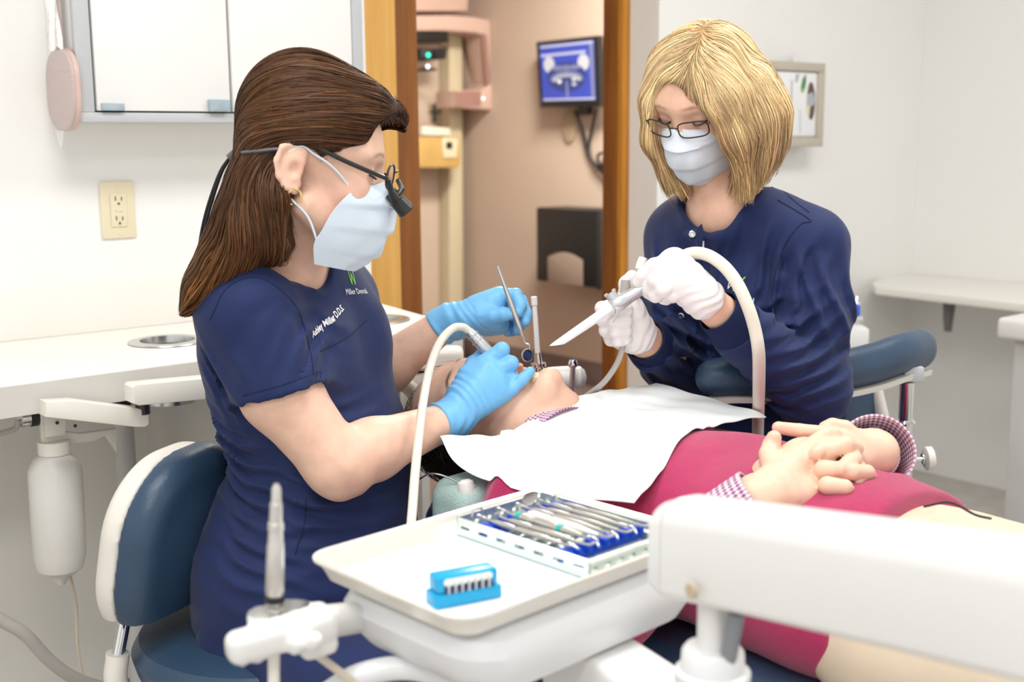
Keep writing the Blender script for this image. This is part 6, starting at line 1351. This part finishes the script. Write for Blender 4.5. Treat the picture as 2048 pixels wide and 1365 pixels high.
b_, m_, e_ = at(1080, 772, Yh-.03), at(1075, 705, Yh-.03), at(1068, 594, Yh-.03)
obj('valve', MB().lathe([(0, .010), (.02, .0105), (.035, .009), (.036, .014), (.042, .014), (.043, .0075), (np.linalg.norm(m_-b_), .0055)], b_, m_, 20), 'chrome', t)
obj('tube', MB().lathe([(0, .0048), (np.linalg.norm(e_-m_)-.016, .0042), (np.linalg.norm(e_-m_)-.015, .0056), (np.linalg.norm(e_-m_), .0056)], m_, e_, 16), 'paper_white', t)
t = thing('air_syringe', 'chrome air syringe hanging at the end of the white bar', 'syringe', at(1145, 810, Yh-.03))
obj('barrel', MB().lathe([(0, .006), (.006, .0085), (.012, .0085), (.016, .005), (.05, .005), (.075, .008), (.10, .009)], at(1146, 720, Yh-.035), at(1142, 812, Yh-.035), 16), 'chrome', t)
# ------------------------------------------------------------------ dentist's stool
sF, sL_ = dF, dL
t = thing('dentist_stool', 'blue vinyl stool with cream backrest shell under the dentist', 'stool', at(520, 1320, 1.80)*V(1, 1, 0))
lean = nrm(Z3+sF*.20); R_ = np.array([sL_, np.cross(lean, sL_)*-1, lean])
bc_ = at(352, 1078, 1.775)
sd = SDF((-.66, 1.50, .52), (-.32, 2.04, .92), .0045)
sd.add(pill(bc_+sF*.006, (.140, .038, .152), R_, .12, .034), .01); sd.add(el(bc_+sF*.012+V(0, 0, -.01), (.12, .045, .12), R_), .03)
sd.plane(bc_-R_[1]*.006*np.sign(np.dot(R_[1], sF)), -R_[1]*np.sign(np.dot(R_[1], sF))); sobj('back_cushion', sd, 'vinyl_blue', t, relax=6)
sd = SDF((-.68, 1.50, .52), (-.32, 2.04, .92), .0045)
sd.add(pill(bc_-sF*.018, (.136, .034, .148), R_, .117, .028), .01); sd.add(el(bc_-sF*.03+V(0, 0, -.02), (.10, .035, .11), R_), .03); sd.plane(bc_-R_[1]*.0065*np.sign(np.dot(R_[1], sF)), R_[1]*np.sign(np.dot(R_[1], sF))); sobj('back_shell', sd, 'shell_cream', t, relax=6)
sc = at(545, 1345, 1.80)
zs = .488
obj('seat', MB().lathe([(0, .02), (.0, .17), (.02, .205), (.045, .212), (.066, .20), (.075, .17), (.078, .08), (.078, .002)], V(sc[0], sc[1], zs-.085), V(sc[0], sc[1], 1), 56, False), 'vinyl_blue', t)
obj('seat_pan', MB().lathe([(0, .12), (.03, .17)], V(sc[0], sc[1], zs-.12), V(sc[0], sc[1], 1), 40), 'shell_cream', t)
b0_, b1_ = bc_-lean*.09-sF*.032-sL_*.06, at(236, 1312, 1.70)
obj('back_rod', MB().lathe([(0, .0095), (np.linalg.norm(b1_-b0_)+.01, .0095)], b0_, b1_, 18), 'chrome', t)
obj('back_bracket', MB().tube(spl([b1_+V(0, 0, .004), b1_-V(.004, 0, .05), b1_+V(.03, .02, -.10), V(sc[0]-.1, sc[1]-.03, zs-.11)], 5), [.0175]*8+[.016]*8, 18), 'shell_cream', t)
obj('gas_column', MB().lathe([(0, .03), (.15, .03), (.151, .022), (zs-.12, .022)], V(sc[0], sc[1], .06), V(sc[0], sc[1], 1), 24), 'chrome', t)
for k in range(5):
    a = 2*pi*k/5+.3; e = V(cos(a), sin(a), 0); obj('base_leg', MB().tube([V(sc[0], sc[1], .075)+e*.02, V(sc[0], sc[1], .06)+e*.24], [.022, .015], 12), 'shell_cream', t)
    obj('caster', MB().lathe([(0, .024), (.03, .024)], V(sc[0], sc[1], .0245)+e*.24-np.cross(e, Z3)*.015, V(sc[0], sc[1], .0245)+e*.24+np.cross(e, Z3), 18), 'black_plastic', t)
# ------------------------------------------------------------------ assistant's stool with torso bar
cs_ = at(1480, 1010, 2.18); zs = .52
t = thing('assistant_stool', 'assistant stool with curved dark blue padded torso bar', 'stool', V(cs_[0], cs_[1], 0))
cl = [(1424, 756, 1.955), (1470, 752, 1.955), (1560, 752, 1.97), (1660, 744, 2.0), (1740, 728, 2.05), (1800, 708, 2.10), (1842, 698, 2.17)]
C_ = spl([at(*p) for p in cl], 8); n = len(C_)
sd = SDF((.24, 1.78, .72), (.86, 2.24, 1.0), .004)
for i in range(0, n-1): sd.add(ec(C_[i], C_[i+1], Z3, (.030+.006*i/n, .028), (.030+.006*(i+1)/n, .028)), .004)
sobj('torso_pad', sd, 'vinyl_blue', t)
rows = []
for i, q in enumerate(C_):
    T = nrm(C_[min(i+1, n-1)]-C_[max(i-1, 0)]); u = nrm(np.cross(T, Z3)); b_ = q-Z3*(.031+.006*i/n); rows.append([b_+u*.024, b_-u*.024, b_-u*.022-Z3*.010, b_+u*.022-Z3*.010])
mb = MB(); mb.grid(rows, closed=True); mb.f.append((0, 1, 2, 3)); mb.f.append(tuple((n-1)*4+j for j in range(4))[::-1]); obj('pad_plate', mb, 'shell_cream', t)
px_ = at(1818, 790, 2.09)
obj('plate_end', MB().box(at(1808, 766, 2.09), at(1850, 735, 2.09)+V(0, .03, 0), .003), 'grey_frame', t)
pb_ = V(px_[0], px_[1]+.012, 0)
zmid = at(1812, 845, 2.1)[2]
obj('bar_post', MB().lathe([(0, .0125), (at(1818, 765, 2.1)[2]-zmid, .0125)], pb_+V(0, 0, zmid), pb_+V(0, 0, 2), 20), 'chrome', t)
obj('post_sleeve', MB().lathe([(0, .0165), (zmid-.30-.004, .0165), (zmid-.30, .018), (zmid-.30+.004, .015)], pb_+V(0, 0, .30), pb_+V(0, 0, 2), 24), 'chrome', t)
obj('bar_link', MB().tube(spl([pb_+V(0, 0, .31), pb_+V(-.08, .05, .27), V(cs_[0]+.08, cs_[1], .40), V(cs_[0], cs_[1], zs-.10)], 6), .016, 14), 'chrome', t)
k0 = at(1826, 920, 2.08); k1 = at(1866, 917, 2.08); kd = nrm(k1-k0); Lk = np.linalg.norm(k1-k0)
obj('knob_stem', MB().lathe([(0, .004), (Lk*.45, .004), (Lk*.46, .010), (Lk*.62, .010)], k0, k1, 16), 'chrome', t)
obj('knob', MB().lathe([(0, .016), (.003, .0215), (.014, .0215), (.0165, .017)], k0+kd*Lk*.55, k1+kd, 32), 'shell_cream', t)
obj('seat', MB().lathe([(0, .15), (.02, .19), (.05, .195), (.07, .17), (.075, .002)], V(cs_[0], cs_[1], zs-.09), V(cs_[0], cs_[1], 1), 44), 'vinyl_blue', t)
obj('gas_column', MB().lathe([(0, .03), (.2, .03), (.201, .02), (zs-.15, .02)], V(cs_[0], cs_[1], .06), V(cs_[0], cs_[1], 1), 20), 'chrome', t)
for k in range(5):
    a = 2*pi*k/5; e = V(cos(a), sin(a), 0); obj('base_leg', MB().tube([V(cs_[0], cs_[1], .075)+e*.02, V(cs_[0], cs_[1], .06)+e*.24], [.022, .015], 12), 'shell_cream', t)
    obj('caster', MB().lathe([(0, .024), (.03, .024)], V(cs_[0], cs_[1], .0245)+e*.24-np.cross(e, Z3)*.015, V(cs_[0], cs_[1], .0245)+e*.24+np.cross(e, Z3), 18), 'black_plastic', t)
sd = SDF((.50, 2.2, .40), (.86, 2.6, .90), .006); bk = at(1700, 860, 2.36); Rb = np.array([nrm(V(.85, .5, 0)), nrm(V(-.5, .85, 0)), Z3])
sd.add(bxp(bk, (.055, .03, .14), Rb, .025), .01); sobj('backrest', sd, 'vinyl_blue', t)
obj('back_upright', MB().tube([at(1752, 780, 2.36), at(1768, 860, 2.36), at(1785, 960, 2.36), V(cs_[0]+.1, cs_[1]+.05, zs-.08)], [.013, .016, .018, .016], 14), 'shell_cream', t)
# ------------------------------------------------------------------ instruments in hand
mat('hose_cream', (.74, .70, .60), .4, spec=.5); mat('alu', (.62, .63, .66), .3, metal=.7)
t = thing('mouth_mirror', 'steel dental mirror held by the raised blue glove', 'dental mirror', at(1040, 660, 1.965))
h0, h1 = at(995, 533, 1.965), at(1045, 672, 1.965); L = np.linalg.norm(h1-h0)
obj('handle', MB().lathe([(0, .0018), (.002, .0022), (L*.45, .0042), (L*.6, .0050), (L*.82, .0042), (L*.84, .0046), (L*.97, .0030), (L, .0022)], h0, h1, 16), 'tool_steel', t)
obj('neck', MB().tube(spl([h1, at(1050, 686, 1.965), at(1058, 690, 1.963), at(1059, 700, 1.962)], 5), .0013, 8), 'tool_steel', t)
mc = at(1054, 711, 1.962); mn = nrm(V(.55, -.80, .12)); obj('mirror_rim', MB().lathe([(0, .008), (.001, .0108), (.003, .0112), (.0042, .0105)], mc-mn*.002, mc+mn, 26), 'tool_steel', t)
obj('glass', MB().lathe([(0, .0098), (.0003, .0098)], mc+mn*.0023, mc+mn, 26), mat('mirror_glass', (.03, .04, .10), .04, metal=1.), t)
t = thing('drill_handpiece', 'drill handpiece with steel coupling held at the patient mouth by blue glove', 'handpiece', at(965, 705, 1.90))
q0, q1 = at(938, 663, 1.90), at(990, 718, 1.895); L = np.linalg.norm(q1-q0); q2 = at(1035, 752, 1.895)
obj('coupling', MB().lathe([(0, .0075), (.008, .0085), (.0085, .0102), (.0105, .0102), (.011, .0088), (.019, .0092), (.0195, .0108), (.022, .0108), (.0225, .0092), (.03, .0098), (L+.005, .0090)], q0, q1, 24), 'alu', t)
obj('neck', MB().tube([q1, at(1010, 738, 1.90), at(1030, 752, 1.90)], [.008, .006, .0055], 14), 'alu', t)
obj('head', MB().lathe([(0, .0055), (.012, .0055)], at(1030, 745, 1.90), at(1040, 765, 1.90), 16), 'chrome', t)
hp = [at(938, 663, 1.90), at(925, 655, 1.895), at(905, 658, 1.88), at(880, 685, 1.84), at(860, 735, 1.79), at(847, 800, 1.74), at(838, 870, 1.68), at(830, 950, 1.62), at(824, 1030, 1.56), at(815, 1120, 1.48), at(790, 1230, 1.40)]
tag(obj('handpiece_hose', MB().tube(spl(hp, 8), .0066, 16), 'hose_cream'), 'cream hose arching up to the drill handpiece in the blue glove', 'hose')
t = thing('suction_tip', 'white suction tip with steel valve held in both white gloves', 'suction tip', at(1220, 620, 1.845))
s0, s1, s2_ = at(1113, 690, 1.83), at(1228, 612, 1.842), at(1320, 556, 1.852)
d = nrm(s1-s0); L = np.linalg.norm(s1-s0)
mb = MB(); n = 20; u = nrm(np.cross(d, Z3)); v_ = np.cross(d, u); rows = []
for tt, r_, k in ((0, .0052, 1), (.004, .0060, .6), (.02, .0066, 0), (L, .0082, 0)): rows.append([s0+d*(tt+k*.010*(sin(2*pi*j/n)))+r_*(cos(2*pi*j/n)*u+sin(2*pi*j/n)*v_) for j in range(n)])
rows.append([s0+d*.02+.004*(cos(2*pi*j/n)*u+sin(2*pi*j/n)*v_) for j in range(n)][::1]) if False else None
mb.grid([r for r in rows], closed=True); obj('tip_tube', mb, 'paper_white', t)
L2 = np.linalg.norm(s2_-s1)
obj('valve_body', MB().lathe([(-.004, .0105), (0, .0125), (.012, .0128), (.016, .0118), (.03, .0102), (L2, .0098)], s1, s2_, 24), 'alu', t)
vb_ = s1+d*.006; vu = nrm(UP-d*np.dot(UP, d))
obj('valve_block', MB().lathe([(0, .009), (.014, .009)], vb_+vu*.006, vb_+vu, 18), 'alu', t)
for k in (-1, 1): obj('screw', MB().lathe([(0, .0036), (.004, .0036), (.005, .002)], vb_+vu*.018+d*k*.007, vb_+vu+d*k*.007, 12), 'chrome', t)
obj('lever', MB().tube([at(1233, 617, 1.83), at(1234, 627, 1.828), at(1225, 646, 1.826)], [.0022, .002, .0016], 8), 'tool_steel', t)
hp = [s2_, at(1345, 528, 1.862), at(1379, 508, 1.862), at(1413, 510, 1.85), at(1446, 531, 1.83), at(1473, 565, 1.81), at(1494, 609, 1.795), at(1509, 656, 1.79), at(1517, 703, 1.79), at(1518, 754, 1.82), at(1517, 815, 1.885), at(1516, 860, 1.93), at(1514, 950, 1.96)]
tag(obj('suction_hose', MB().tube(spl(hp, 8), .0098, 18), 'hose_cream'), 'thick cream hose arching over the white gloved hand', 'hose')
t = thing('air_water_syringe', 'grey syringe body gripped in the lower white glove', 'syringe', at(1244, 695, 1.885))
obj('grip', MB().lathe([(0, .008), (.10, .0085), (.106, .006)], at(1252, 560, 1.89), at(1244, 700, 1.885), 16), 'hose_grey', t)
obj('nozzle', MB().lathe([(0, .007), (.01, .009), (.02, .009), (.024, .006)], at(1286, 516, 1.92), at(1276, 560, 1.91), 14), 'white_plastic', t)
hp = [at(1244, 688, 1.885), at(1243, 705, 1.885), at(1230, 735, 1.89), at(1205, 768, 1.90), at(1170, 795, 1.92), at(1140, 815, 1.95), at(1110, 850, 2.0)]
tag(obj('syringe_hose', MB().tube(spl(hp, 6), .0048, 12), 'hose_grey'), 'thin grey hose dropping from the lower white glove', 'hose')
